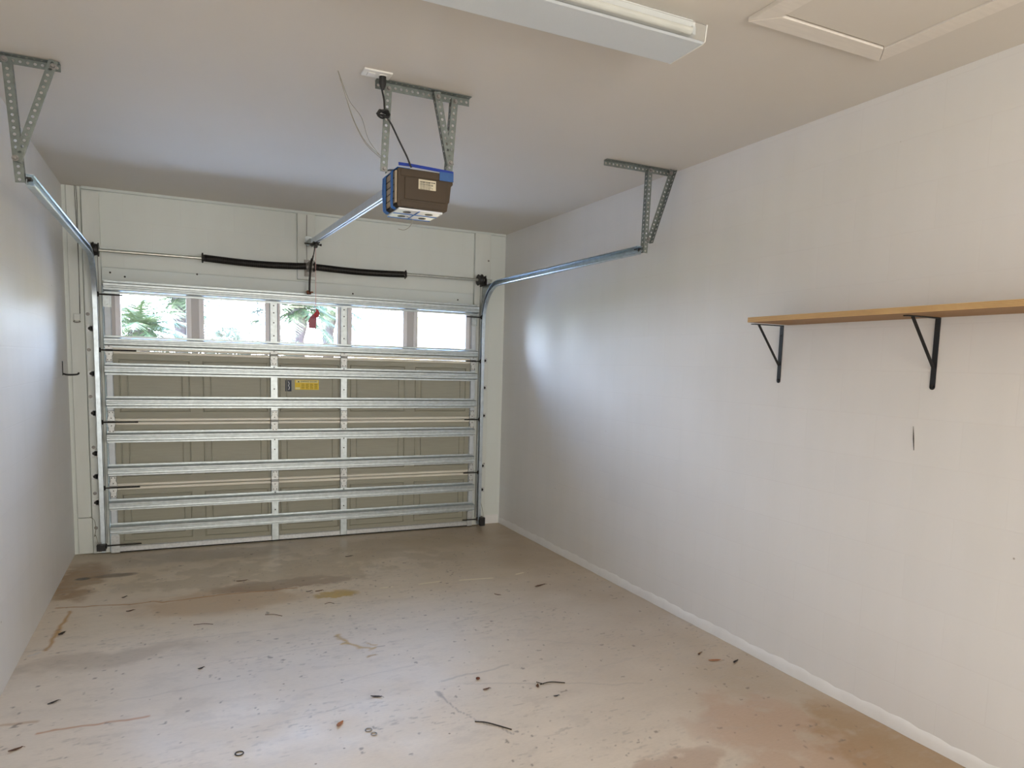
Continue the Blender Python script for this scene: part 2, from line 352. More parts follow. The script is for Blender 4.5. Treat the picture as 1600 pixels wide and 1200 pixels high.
def build_floor():
    xs = np.linspace(0, W, 440); ys = np.concatenate([np.linspace(YB, -5.2, 40)[:-1], np.linspace(-5.2, 0.02, 640)])
    X, Y = np.meshgrid(xs, ys); nx, ny = len(xs), len(ys)
    base = np.array([.74, .655, .555]); col = np.ones(X.shape+(3,))*base
    def mix(m, c, k=1.0):
        nonlocal col; m = (m*k)[..., None]; col = col*(1-m)+np.array(c)*m
    n = fbm(X, Y, 1.3, 3, 6); n2 = fbm(X*.7, Y*2.2, 5, 23, 5, .6)
    col *= (.94+.12*n)[..., None]; col *= (.93+.14*n2)[..., None]
    # yellow-brown grime band in front of the door
    mix(np.clip((Y+2.6)/1.9, 0, 1)*np.clip(.45+1.1*(fbm(X, Y, 1.8, 11)-.4), 0, 1), (.64, .51, .33), .75)
    mix(np.clip((Y+.75)/.7, 0, 1)*fbm(X, Y, 3.0, 14), (.40, .33, .235), .6)
    # browner strip down the right wall, and blotches at the lower right
    mix(np.clip((X-2.2)/1.1, 0, 1)*np.clip(.35+.9*fbm(X, Y, 1.4, 17), 0, 1), (.38, .285, .18), .8)
    mix(blob(X, Y, 3.15, -4.4, .35, .55, 31, .50, .2, 7), (.45, .27, .17), .5)
    mix(blob(X, Y, 3.5, -4.6, .25, .5, 33, .46, .15, 4), (.33, .19, .07), .6)
    mix(blob(X, Y, 2.6, -4.35, .25, .12, 34, .5, .1), (.36, .22, .14), .5)
    # rust haze left of centre near the door, yellow spot, ochre splash
    mix(blob(X, Y, 1.0, -1.55, .55, .28, 41, .44, .25, 4), (.50, .34, .19), .6)
    mix(blob(X, Y, 1.45, -1.35, .5, .14, 42, .5, .12, 8), (.22, .12, .06), .6)
    mix(blob(X, Y, 1.72, -1.70, .15, .09, 43, .46, .08, 14), (.52, .34, .05), .8)
    mix(blob(X, Y, 1.6, -1.0, 1.4, .5, 44, .58, .12, 7), (.42, .34, .23), .45)
    mix(blob(X, Y, 1.0, -.35, .7, .22, 45, .48, .15, 5), (.36, .31, .24), .5)
    mix(blob(X, Y, 2.6, -.5, .8, .3, 46, .48, .2, 4), (.46, .37, .25), .5)
    mix(seg(X, Y, [(1.59, -2.47), (1.62, -2.56), (1.66, -2.66), (1.70, -2.72), (1.735, -2.70)], .017, 47, .07), (.55, .36, .12), .9)
    mix(seg(X, Y, [(1.60, -2.60), (1.64, -2.61)], .015, 47, .06), (.55, .36, .12), .9); mix(seg(X, Y, [(1.70, -2.63), (1.75, -2.66)], .012, 62, .06), (.55, .36, .12), .9)
    mix(seg(X, Y, [(1.68, -2.82), (1.73, -2.80)], .010, 48, .03), (.48, .31, .12), .9)
    mix(blob(X, Y, .12, -.8, .18, .5, 49, .42, .2, 5), (.30, .165, .05), .75)
    mix(blob(X, Y, .13, -.74, .05, .035, 50, .3, .1, 9), (.05, .035, .02), .9)
    mix(blob(X, Y, .33, -.72, .14, .05, 51, .45, .15, 9), (.17, .12, .07), .8)
    # rust lines
    mix(seg(X, Y, [(.05, -1.36), (.455, -1.45), (.60, -1.44), (.66, -1.47), (1.03, -1.44), (1.5, -1.47)], .011, 52), (.44, .22, .07), .9)
    mix(seg(X, Y, [(.14, -1.46), (.13, -1.75), (.10, -2.10)], .013, 53), (.48, .25, .05), .9)
    mix(seg(X, Y, [(.07, -2.12), (.03, -2.15)], .012, 53), (.62, .60, .56), .8)
    mix(seg(X, Y, [(.21, -3.09), (.43, -3.10), (.62, -3.10)], .009, 54), (.48, .20, .06), .8)
    mix(seg(X, Y, [(.02, -2.95), (.2, -2.96)], .012, 55), (.46, .27, .12), .6)
    mix(seg(X, Y, [(.02, -3.2), (.03, -3.45)], .03, 56), (.52, .34, .10), .6)
    mix(blob(X, Y, .4, -2.35, .5, .16, 57, .5, .2, 4), (.40, .32, .24), .45)
    # pale chalk dashes along the joint line
    for a, b in [((2.05, -1.668), (2.13, -1.672)), ((2.33, -1.678), (2.49, -1.668)), ((2.64, -1.69), (2.89, -1.724)), ((3.10, -1.70), (3.17, -1.678))]:
        mix(seg(X, Y, [a, b], .009, 58, .0), (.92, .84, .62), .9)
    # faint scuffs
    mix(seg(X, Y, [(2.05, -3.32), (2.9, -3.66)], .006, 59), (.27, .24, .21), .35)
    mix(seg(X, Y, [(1.95, -3.25), (2.35, -3.20)], .008, 60), (.27, .25, .23), .4)
    mix(seg(X, Y, [(1.9, -3.35), (1.96, -3.62), (2.05, -3.86)], .005, 61, .04), (.22, .18, .16), .6)
    m = np.clip((fbm(X, Y*2.2, 9, 70, 5, .7)-.56)/.14, 0, 1); mix(m, (.46, .40, .34), .22)
    m = np.clip((fbm(X*.8, Y*3.0, 26, 75, 3, .6)-.69)/.08, 0, 1)*np.clip((fbm(X, Y, 2.2, 80, 3)-.42)*5, 0, 1); mix(m, (.30, .26, .22), .45)
    m = np.clip((fbm(X, Y, 34, 90, 2, .5)-.845)/.03, 0, 1); mix(m, (.16, .12, .09), .7)
    for sx_, sy_, sl, sa in [(.5, -2.9, .5, .1), (.9, -2.6, .7, .05), (1.3, -3.1, .6, .15), (.6, -2.2, .8, -.02), (2.6, -2.9, .5, -.6), (2.3, -2.5, .6, .3), (2.8, -3.4, .5, .1), (1.1, -3.4, .4, .2)]:
        mix(seg(X, Y, [(sx_, sy_), (sx_+sl*math.cos(sa), sy_+sl*math.sin(sa))], .006, int(sl*100), .015), (.42, .37, .32), .35)
    col = np.clip(col, .01, 1)
    me = bpy.data.meshes.new('floor'); V = np.stack([X, Y, np.zeros_like(X)], -1).reshape(-1, 3)
    i = np.arange(nx*ny).reshape(ny, nx); q = np.stack([i[:-1, :-1], i[:-1, 1:], i[1:, 1:], i[1:, :-1]], -1).reshape(-1, 4)
    k = len(V); V = np.concatenate([V, [(0, YB, -.15), (W, YB, -.15), (W, .02, -.15), (0, .02, -.15)]])
    faces = q.tolist()+[[k+3, k+2, k+1, k]]
    me.from_pydata(V.tolist(), [], faces)
    ca = me.color_attributes.new('stain', 'FLOAT_COLOR', 'POINT'); buf = np.ones((len(V), 4), dtype=np.float32); buf[:k, :3] = col.reshape(-1, 3)
    ca.data.foreach_set('color', buf.ravel())
    me.materials.append(FLOOR); o = bpy.data.objects.new('floor', me); C.objects.link(o); struct(o)
build_floor()
T = .2
struct(MB().box(-T, W+T, YB-T, .25, H, H+T).build('ceiling', CEILP, origin=(0, 0, 0)))
struct(MB().box(-T, 0, YB, .22, -.15, H).build('wall_left', WALLR, origin=(0, 0, 0)))
wr_ = struct(MB().box(W, W+T, YB, .22, -.15, H).build('wall_right', WALLR, origin=(0, 0, 0)))
struct(MB().box(-T, W+T, YB-T, YB, -.15, H).build('wall_back', WALLR, origin=(0, 0, 0)))
wf = MB(); wf.box(0, .30, 0, .22, -.15, H); wf.box(3.34, W, 0, .22, -.15, H); wf.box(.30, 3.34, 0, .22, 2.12, H)
struct(wf.build('wall_front', WALLF, origin=(0, 0, 0)))
cr = MB(); cr.tube([(W-.0005, -4.450, 1.385), (W-.0005, -4.456, 1.33), (W-.0005, -4.462, 1.28)], [.0008, .0028, .0012], 6)
cr.build('wall_crack', CRACK, wr_)
# painted base strip along the right wall
bs = MB(); fr_b = []; N = 200
for i in range(N+1):
    yy = -9.88+9.87*i/N; fr_b.append(((W, yy, .001), (-(1+.18*math.sin(i*.37)+.12*math.sin(i*1.3)), 0, 0), (0, 0, 1+.06*math.sin(i*.53)+.07*math.sin(i*2.1))))
bs.sweep([(.0004, 0), (.009, 0), (.0075, .035), (.004, .055), (.0004, .062)], fr_b)
struct(bs.build('baseboard_right', BASE, origin=(0, 0, 0)))
bs = MB(); bs.box(3.50, W-.012, -.010, -.0004, .001, .09); struct(bs.build('baseboard_front', BASE, origin=(0, 0, 0)))
# boards on the front wall
tr = [((.133, .250), (-.040, -.0005), (.006, 2.835)), ((.030, .125), (-.018, -.0005), (.30, 2.868)), ((.030, .130), (-.022, -.0005), (.006, .295)),
      ((.252, 3.358), (-.028, -.0005), (2.135, 2.275)), ((1.722, 1.873), (-.040, -.0005), (2.292, 2.848)),
      ((3.366, 3.528), (-.040, -.0005), (.006, 2.850))]
trims = []
for i, (a, b, c) in enumerate(tr):
    trims.append(struct(MB().box(*a, *b, *c).build('trim_%d' % (i+1), WOODP if i != 3 else WOODH, bevel=.003)))
struct(MB().box(.135, 3.69, -.03, -.0005, 2.850, 2.8695).build('trim_7', WOODH))
# a dark split down the centre pad board
MB().tube([(1.800, -.0405, 2.84), (1.797, -.0405, 2.6), (1.800, -.0405, 2.43)], [.002, .0028, .001], 5).build('split', CRACK, trims[4])
# lag bolts and washers in the left jamb board
bm_ = MB()
for x, z in [(.150, 1.905), (.150, 1.63), (.150, 1.265), (.158, .865), (.156, .495), (.156, .215)]: bm_ = MB(); bolt(bm_, (x, -.040, z), (0, -1, 0), .009, .008); bm_.build('bolt', CAST, trims[0], smooth=20)
bm_ = MB()
for x, z in [(3.505, .62), (3.505, 2.6), (3.48, 2.45)]: bm_ = MB(); bolt(bm_, (x, -.040, z), (0, -1, 0), .006, .005); bm_.build('bolt', CAST, trims[5], smooth=20)
bm_ = MB()
for x, z in [(.31, 2.235), (.41, 2.21), (.93, 2.27), (2.2, 2.20), (3.2, 2.21)]: bm_ = MB(); bolt(bm_, (x, -.028, z), (0, -1, 0), .005, .002); bm_.build('screw', DRUM, trims[3])

# ================================================================ GARAGE DOOR
door = thing('garage_door', (1.82, -.07, 0), 'closed wide sectional garage door with steel struts and five windows across its top', 'garage door')
seams = [0.012, .545, 1.068, 1.632, 2.135]
YS, YF = -.050, -.074      # sheet face, stile face
XS, PW = [.349, .957, 1.565, 2.173, 2.781], .512
wins = [(.375, .842), (.975, 1.450), (1.574, 2.058), (2.187, 2.658), (2.797, 3.276)]; WZ0, WZ1 = 1.737, 2.080
def ring(mb, x0, x1, z0, z1, w_, y, h):
    """raised bead round a rectangle"""
    for a in ((x0, x1, z0, z0+w_), (x0, x1, z1-w_, z1), (x0, x0+w_, z0+w_, z1-w_), (x1-w_, x1, z0+w_, z1-w_)):
        X0, X1, Z0, Z1 = a; e = w_*.35
        mb.add([(X0, y, Z0), (X1, y, Z0), (X1, y, Z1), (X0, y, Z1), (X0+e, y-h, Z0+e), (X1-e, y-h, Z0+e), (X1-e, y-h, Z1-e), (X0+e, y-h, Z1-e)],
               [(0, 1, 5, 4), (1, 2, 6, 5), (2, 3, 7, 6), (3, 0, 4, 7), (4, 5, 6, 7)])
secs = []
for k in range(3):
    z0, z1 = seams[k], seams[k+1]
    mb = MB(); mb.box(DX0, DX1, YS, -.008, z0+.001, z1-.001)
    for x in XS:
        ring(mb, x, x+PW, z0+.075, z1-.068, .011, YS, .008)
        ring(mb, x+.056, x+PW-.056, z0+.130, z1-.124, .008, YS, .006)
        mb.box(x+.068, x+PW-.068, YS-.002, YS, z0+.142, z1-.136)
    secs.append(mb.build('door_section', TAUPE, door, smooth=0))
mb = MB(); z0, z1 = seams[3], seams[4]
mb.box(DX0, DX1, YS, -.008, z0+.001, WZ0-.02); mb.box(DX0, DX1, YS, -.008, WZ1+.02, DH-.01)
ex = [DX0]+[v for a, b in wins for v in (a-.018, b+.018)]+[DX1]
for i in range(0, len(ex), 2): mb.box(ex[i], ex[i+1], YS, -.008, WZ0-.02, WZ1+.02)
top = mb.build('door_section', TOPP, door, smooth=0); tag(top, 'window section of the door in pale lavender grey with window light painted in'); secs.append(top)
for (a, b) in wins:
    mb = MB()
    def frame(mb, x0, x1, z0, z1, w_, y0, y1):
        mb.box(x0-w_, x1+w_, y0, y1, z0-w_, z0); mb.box(x0-w_, x1+w_, y0, y1, z1, z1+w_); mb.box(x0-w_, x0, y0, y1, z0, z1); mb.box(x1, x1+w_, y0, y1, z0, z1)
    frame(mb, a, b, WZ0, WZ1, .016, -.060, -.004); frame(mb, a-.016, b+.016, WZ0-.016, WZ1+.016, .022, -.056, YS-.0005)
    fr_ = mb.build('window_frame', WFRAME, door, smooth=0, bevel=.0015)
    MB().box(a, b, -.032, -.028, WZ0, WZ1).build('window_pane', GLASS, fr_, smooth=0)
# section edges (cream folded rails) either side of each seam
for k in range(1, 4):
    s_ = seams[k]; mb = MB(); hi = .026 if k < 3 else .030
    for a, b in ((s_+.003, s_+hi), (s_-.027, s_-.003)):
        for x0, x1 in ((.312, 1.484), (1.552, 2.080), (2.146, 3.330)):
            mb.sweep([(0, 0), (.012, 0), (.019, .005), (.019, (b-a)-.005), (.012, b-a), (0, b-a)], [((x, YS, a), (0, -1, 0), (0, 0, 1)) for x in (x0, x1)])
    mb.build('section_edge_rail', CREAM, door, smooth=30)
mb = MB(); mb.sweep([(0, 0), (.016, 0), (.016, .035), (.010, .042), (0, .042)], [((x, YS, .014), (0, -1, 0), (0, 0, 1)) for x in (.312, 3.330)]); mb.build('bottom_rail', CREAM if False else ZINC, door, smooth=0)
mb = MB(); mb.sweep([(-.018, .0), (.018, .0), (.020, .008), (.012, .014), (-.012, .014), (-.020, .008)], [((x, -.032, .0005), (0, 1, 0), (0, 0, 1)) for x in (DX0, DX1)]); mb.build('bottom_seal', RUBBER, door)
# stiles
for k in range(4):
    z0, z1 = seams[k]+.004, (seams[k+1]-.004 if k < 3 else DH-.015)
    for x0, x1, m in ((DX0, .311, STILE), (1.486, 1.551, GALV), (2.082, 2.145, GALV), (3.331, DX1, STILE)):
        mb = MB(); mb.sweep([(0, 0), (.018, 0), (YS-YF, .005), (YS-YF, (x1-x0)-.005), (.018, x1-x0), (0, x1-x0)], [((x0, YS-.0002, z), (0, -1, 0), (1, 0, 0)) for z in (z0, z1)])
        if x0 in (1.486, 2.082):
            mb.cur = 1
            for zz in (z0+.16, z0+.27, z1-.16, z1-.10):
                if zz < z1: mb.cyl(((x0+x1)/2, YF-.002, zz), ((x0+x1)/2, YF+.001, zz), .006, 8)
            mb.cur = 0
        mb.build('stile', [m, BLACK], door, smooth=30)
# horizontal hat-section struts
for zc, x0, x1 in ((2.120, .268, 3.384), (1.700, .262, 3.380), (1.486, .258, 3.380), (1.224, .262, 3.374), (.948, .258, 3.366), (.682, .258, 3.366), (.402, .258, 3.370), (.205, .260, 3.376)):
    k = 1.0 if zc < 2 else 1.08
    pr = [(0, -.047), (.0015, -.047), (.0015, -.033), (.052, -.027), (.058, -.022), (.0575, -.008), (.0545, -.004), (.0545, .004), (.0575, .008), (.058, .022), (.052, .027), (.0015, .033), (.0015, .047), (0, .047),
          (0, .0315), (.050, .0255), (.0565, .021), (.056, .009), (.053, .005), (.053, -.005), (.056, -.009), (.0565, -.021), (.050, -.0255), (0, -.0315)]
    mb = MB(); mb.sweep([(a, b*k) for a, b in pr], [((x, YF-.0004, zc), (0, -1, 0), (0, 0, 1)) for x in (x0, x1)])
    o = mb.build('strut', GALV, door, smooth=20)
# hinges
HINGE = simple('hinge_steel', (.58, .60, .60, 1), .45, .5, .12, 70)
def hinge(xc, s_, w_=.060, end=False):
    mb = MB(); y = YF-.0006; t = .005; h = .085
    up_ = [(-w_/2, .006), (w_/2, .006), (w_/2, .028), (w_/2*.66, h*.60), (w_/2*.84, h), (-w_/2*.84, h), (-w_/2*.66, h*.60), (-w_/2, .028)]
    for sg in (1, -1):
        mb.cur = 1; mb.prism([(xc+a*1.09, y, s_+sg*(b*1.04)) for a, b in up_], (0, -.0012, 0))
        mb.cur = 0; mb.prism([(xc+a, y-.0012, s_+sg*b) for a, b in up_], (0, -t, 0))
        for a0 in (-.30, .30): mb.bar((xc+a0*w_, y-t-.003, s_+sg*h*.74), (xc+a0*.3*w_, y-t-.003, s_+sg*.034), .005, .003, (1, 0, 0))
        mb.cur = 1
        for a, b in ((-w_*.22, h*.88), (w_*.22, h*.88), (0, .030)): mb.cyl((xc+a, y-t-.0012, s_+sg*b), (xc+a, y-t-.0055, s_+sg*b), .0042, 8)
    mb.cur = 1; mb.box(xc-w_/2-.003, xc+w_/2+.003, y-.009, y-.0012, s_-.0085, s_+.0085)  # dark strip painted as the shadow line behind the knuckle
    mb.cur = 0; mb.cyl((xc-w_/2-.002, y-.010, s_), (xc+w_/2+.002, y-.010, s_), .0055, 10)
    if end:
        for q in (-1, 1): mb.prism([(xc+q*w_/2, y, s_-.022), (xc+q*w_/2, y, s_+.022), (xc+q*w_/2, y-.022, s_+.012), (xc+q*w_/2, y-.022, s_-.012)], (.003*q, 0, 0))
    return mb.build('hinge', [HINGE, DRUM], door, smooth=20)
for k in range(1, 4):
    for xc, e in ((.289, True), (1.5185, False), (2.1135, False), (3.352, True)): hinge(xc, seams[k], .052 if e else .058, e)
def roller(side, z, xin, xout, y=-.108):
    mb = MB(); mb.cyl((xin, y, z), (xout, y, z), .0058, 10)
    g = -1 if side < 0 else 1
    mb.lathe((xout-g*.012, y, z), (g, 0, 0), [(-.004, .008), (-.004, .016), (0, .0195), (.008, .0195), (.012, .016), (.012, .008)], 16)
    mb.build('roller', BLACK, door)
for k in range(1, 4): roller(-1, seams[k], .478, .218); roller(1, seams[k], 3.262, 3.427)
roller(-1, 2.058, .398, .218); roller(1, 2.052, 3.262, 3.427); roller(-1, .078, .478, .218); roller(1, .078, 3.262, 3.427)
for xc in (.287, 3.352):          # top fixtures and bottom corner brackets
    mb = MB(); mb.box(xc-.028, xc+.028, YF-.004, YF-.0005, 1.965, 2.075); mb.box(xc-.028, xc-.024, YF-.022, YF-.004, 1.97, 2.05); mb.box(xc+.020, xc+.024, YF-.022, YF-.004, 1.97, 2.05)
    mb.box(xc-.030, xc+.030, -.122, YF-.004, 2.066, 2.070)
    for dz in (.02, .07): bolt(mb, (xc, YF-.004, 1.965+dz), (0, -1, 0), .005, .005)
    mb.build('top_roller_bracket', GALV, door, smooth=0)
    mb = MB(); mb.box(xc-.028, xc+.034*(1 if xc < 1 else .6), YF-.004, YF-.0005, .010, .152)
    for dx in (-.014, .014):
        for dz in (.03, .065, .1, .135): bolt(mb, (xc+dx, YF-.004, dz), (0, -1, 0), .005, .004)
    mb.build('bottom_corner_bracket', ZINC, door, smooth=0)
# labels on the door
lb = MB(); lb.cur = 0; lb.box(1.693, 1.897, YS-.0032, YS-.0022, 1.338, 1.424); lb.cur = 1; lb.box(1.700, 1.890, YS-.0036, YS-.0032, 1.398, 1.420)
for i in range(4): lb.box(1.742+i*.037, 1.7435+i*.037, YS-.0036, YS-.0032, 1.342, 1.394)
lb.box(1.696, 1.736, YS-.0036, YS-.0032, 1.342, 1.358)
lb = lb.build('warning_label', [YELLOW, YPALE], door, smooth=0); tag(lb, 'yellow warning label with a black heading')
text_mesh('GARAGE DOORS', .0185, (1.812, YS-.004, 1.409), (1, 0, 0), (0, 0, 1), lb, INK, 'lettering')
tx = MB(); tx.prism([(1.716, YS-.0037, 1.402), (1.732, YS-.0037, 1.402), (1.724, YS-.0037, 1.416)], (0, -.0004, 0))
for i in range(4):
    for j in range(6): tx.box(1.747+i*.037, 1.774+i*.037-.006*((i*j) % 3 == 1), YS-.0040, YS-.0036, 1.347+j*.008, 1.3492+j*.008)
tx.build('print', INK, lb, smooth=0)
l2 = MB().box(1.612, 1.664, YS-.0032, YS-.0022, 1.322, 1.419).build('sticker', NAVY, door, smooth=0); tag(l2, 'navy sticker with a white squiggle')
MB().tube([(1.640, YS-.0036, 1.335), (1.647, YS-.0036, 1.355), (1.639, YS-.0036, 1.372), (1.645, YS-.0036, 1.39), (1.638, YS-.0036, 1.408)], .003, 6).build('print', WHITEI, l2)
# arm bracket on the top strut
mb = MB(); mb.box(1.783, 1.796, -.165, -.134, 2.158, 2.190); mb.box(1.800, 1.816, -.165, -.134, 2.158, 2.172); mb.cyl((1.775, -.150, 2.178), (1.835, -.150, 2.178), .006, 8)
o = mb.build('arm_bracket', RUST, door, bevel=.002); tag(o, 'rusty brown arm bracket')

# ================================================================ TRACKS
def track(side, label):
    g = side; xw = .194 if g < 0 else 3.446      # web of the channel
    inn = -g                                       # direction of the opening (towards the door)
    t = thing('door_track', (xw, -.11, 0.002), label, 'track', 'tracks at the sides of the garage door')
    yc, zt, R, yend = -.108, 2.352, .36, -2.675
    path = [(Vector((xw, yc, .03)), Vector((0, 1, 0)))]
    path += [(Vector((xw, yc, zt-R)), Vector((0, 1, 0)))]
    for i in range(1, 17):
        a = math.pi/2*i/16; path.append((Vector((xw, yc-R+R*math.cos(a), zt-R+R*math.sin(a))), Vector((0, math.cos(a), math.sin(a)))))
    path.append((Vector((xw, yend, zt)), Vector((0, 0, 1))))
    h, d, e = .026, .030, .0018
    pr = [(0, -h), (d, -h+.001), (d+.003, -h+.006), (d-.003, -h+.010), (d-.004, -h+.008), (d, -h+.006), (d-.002, -h+.0028), (e, -h+e+.001), (e, -.012), (e+.002, 0), (e, .012),
          (e, h-e-.001), (d-.002, h-.0028), (d, h-.006), (d-.004, h-.008), (d-.003, h-.010), (d+.003, h-.006), (d, h-.001), (0, h), (0, .012), (.0015, 0), (0, -.012)]
    mb = MB(); mb.sweep([(a, b) for a, b in pr], [(o, (inn, 0, 0), n) for o, n in path]); mb.build('rail', TRACK, t, smooth=35)
    xo = xw-inn*.001
    for z in ((1.795, 1.445, 1.135, .815, .630, .420) if g < 0 else (1.64, 1.375, 1.10, .60, .36)):
        xp = .160 if g < 0 else 3.490
        mb = MB(); mb.box(xp-.022, xp+.022, -.0435, -.0405, z-.024, z+.024); mb.box(min(xo, xo+g*.003), max(xo, xo+g*.003), -.125, -.0405, z-.020, z+.020); mb.box(min(xp, xo), max(xp, xo), -.0435, -.0405, z-.020, z+.020)
        bolt(mb, (xo-g*.001, -.108, z), (-g, 0, 0), .005, .004)
        o = mb.build('jamb_bracket', ZINC, t, smooth=0)
        q = MB(); bolt(q, (xp, -.0435, z), (0, -1, 0), .0085, .008); q.build('bolt', BLACK, o, smooth=0)
    # flag angle at the top of the upright, end bearing plate
    mb = MB(); a = xo; b = xo+g*.003
    mb.prism([(a, -.0405, 1.90), (a, -.135, 1.95), (a, -.135, 2.22), (a, -.30, 2.34), (a, -.30, 2.365), (a, -.0405, 2.365)], (b-a, 0, 0)); mb.build('flag_angle', GALV, t, smooth=0)
    mb = MB(); mb.box(min(a, a-g*.02), max(a, a-g*.02), yend, yend+.05, zt+.004, zt+.012); bolt(mb, (xw+inn*.003, yend+.02, zt+.004), (inn, 0, 0), .008, .010); mb.build('end_bolt', BLACK, t, smooth=0)
    return t
tl = track(-1, 'curved steel track at the left edge of the garage door')
tr_ = track(1, 'curved steel track at the right edge of the garage door')

# hangers under the ceiling for the two tracks
hl = thing('track_hanger', (.18, -2.66, 2.867), 'perforated steel hanger holding the rear end of the left track', 'bracket', 'perforated steel hangers')
perf_angle('ceiling_angle', (.012, -2.655, 2.8665), (.338, -2.655, 2.8665), (0, -1, 0), (0, 0, -1), hl)
perf_angle('upright_angle', (.158, -2.670, 2.850), (.1905, -2.684, 2.336), (-1, 0, 0), (0, 1, 0), hl, .035)
perf_angle('brace_angle', (.330, -2.695, 2.862), (.182, -2.700, 2.415), (-1, 0, 0), (0, .6, .3), hl)
mb = MB()
for c in ((.134, -2.673, 2.845), (.315, -2.699, 2.840), (.163, -2.704, 2.432)): mb = MB(); bolt(mb, c, (0, -1, 0), .009, .010); mb.build('bolt', CAST, hl, smooth=0)
hr_ = thing('track_hanger', (3.47, -2.68, 2.867), 'perforated steel hanger holding the rear end of the right track', 'bracket', 'perforated steel hangers')
perf_angle('ceiling_angle', (3.155, -2.662, 2.8665), (3.675, -2.662, 2.8665), (0, -1, 0), (0, 0, -1), hr_)
perf_angle('upright_angle', (3.466, -2.684, 2.850), (3.456, -2.684, 2.336), (1, 0, 0), (0, 1, 0), hr_)
perf_angle('brace_angle', (3.660, -2.692, 2.862), (3.500, -2.692, 2.395), (-1, 0, 0), (0, -1, 0), hr_)
mb = MB()
for c in ((3.485, -2.686, 2.845), (3.635, -2.696, 2.845), (3.482, -2.696, 2.42)): mb = MB(); bolt(mb, c, (0, -1, 0), .009, .010); mb.build('bolt', CAST, hr_, smooth=0)

# ================================================================ TORSION SPRING SHAFT
sp = thing('torsion_spring_shaft', (1.815, -.04, 2.39), 'black twin torsion springs on a steel shaft above the garage door', 'spring')
YT, ZT = -.158, 2.390
MB().cyl((.205, YT, ZT-.006), (3.492, YT, ZT+.008), .0125, 14).build('shaft', SHAFT, sp)
def spring(x0, x1, sag):
    n = int((x1-x0)/.0072); pts = []
    for i in range(n*10+1):
        f = i/(n*10); a = 2*math.pi*i/10; x = x0+(x1-x0)*f; zc = ZT-sag*math.sin(math.pi*f)
        pts.append((x, YT+.0255*math.cos(a), zc+.0255*math.sin(a)))
    mb = MB(); mb.tube(pts, .0040, 5)
    core = [(x0+(x1-x0)*i/20, YT, ZT-sag*math.sin(math.pi*i/20)) for i in range(21)]; mb.tube(core, .0250, 14)
    return mb.build('spring', BLACK, sp, smooth=60)
spring(.985, 1.775, .014); spring(1.862, 2.628, .010)
def cone(x, d, name='winding_cone', m=CAST, k=1.0):
    mb = MB(); mb.lathe((x, YT, ZT), (d, 0, 0), [(0, .014), (0, .032*k), (.012, .034*k), (.016, .028*k), (.034, .024*k), (.034, .014)], 18)
    for q in range(4):
        a = q*math.pi/2+.4; mb.cyl((x+d*.007, YT+.026*math.cos(a), ZT+.026*math.sin(a)), (x+d*.007, YT+.042*k*math.cos(a), ZT+.042*k*math.sin(a)), .006, 8)
    return mb.build(name, m, sp)
cone(.962, 1, k=.95, m=DRUM); cone(2.652, -1, k=.95, m=DRUM); cone(1.806, -1, 'stationary_cone', CAST, 1.15); cone(1.836, 1, 'stationary_cone', DRUM, 1.0)
mb = MB(); mb.box(1.812, 1.830, -.160, -.0405, 2.37, 2.41); mb.box(1.776, 1.866, -.044, -.0405, 2.32, 2.46); mb.lathe((1.812, YT, ZT), (1, 0, 0), [(0, .030), (.018, .030)], 18)
mb.build('centre_bearing_bracket', CAST, sp)
def drum(x, d, z):
    mb = MB(); mb.lathe((x, YT, z), (d, 0, 0), [(0, .014), (0, .050), (.004, .053), (.007, .050), (.009, .042), (.030, .045), (.034, .055), (.040, .056), (.040, .020), (.052, .018), (.052, .0125)], 28)
    return mb.build('cable_drum', DRUM, sp)
drum(.250, -1, ZT-.004); drum(3.350, 1, ZT+.006)
for x, xe, z in ((.205, .199, 2.386), (3.418, 3.424, 2.396)):
    mb = MB(); a, b = min(x, xe), max(x, xe)
    mb.prism([(a, -.205, 2.345), (a, -.205, 2.40), (a, -.175, 2.435), (a, -.0405, 2.435), (a, -.0405, 2.345)], (b-a, 0, 0)); mb.lathe((a, YT, z), (1, 0, 0), [(-.004, .022), (b-a+.004, .022)], 16)
    mb.build('end_bearing_plate', DRUM, sp)
for x, zt in ((.236, 2.386), (3.393, 2.396)):
    MB().tube([(x, YT+.040, zt), (x, -.112, 1.6), (x, -.100, .10)], .0017, 6).build('lift_cable', BLACK, sp)

# ================================================================ OPENER
op = thing('garage_door_opener', (1.82, -3.13, 2.32), 'brown garage door opener masked with blue tape, rail running to the door', 'garage door opener')
y0, y1 = -3.245, -3.020
prof = [(1.702, 2.325), (1.706, 2.315), (1.932, 2.311), (1.942, 2.316), (1.947, 2.350), (1.953, 2.358), (1.960, 2.430), (1.969, 2.440), (1.969, 2.478), (1.962, 2.486), (1.708, 2.486), (1.702, 2.480)]
mb = MB(); mb.prism([(x, y0, z) for x, z in prof], (0, y1-y0, 0))
mb.box(1.716, 1.955, y0-.003, y0, 2.452, 2.480); mb.box(1.735, 1.938, y0-.004, y0, 2.350, 2.447); mb.box(1.716, 1.930, y0-.0025, y0, 2.318, 2.342)
hs = mb.build('motor_housing', BROWN, op, smooth=20, bevel=.003)
mb = MB(); mb.cur = 0; mb.box(1.694, 1.7018, y0+.010, y1-.010, 2.332, 2.474); mb.cur = 1
for i in range(4): mb.box(1.6925, 1.6942, y0+.03, y1-.03, 2.352+i*.030, 2.3555+i*.030)
mb.build('vent_panel', [BEIGE, DRUM], op, smooth=0)
mb = MB()
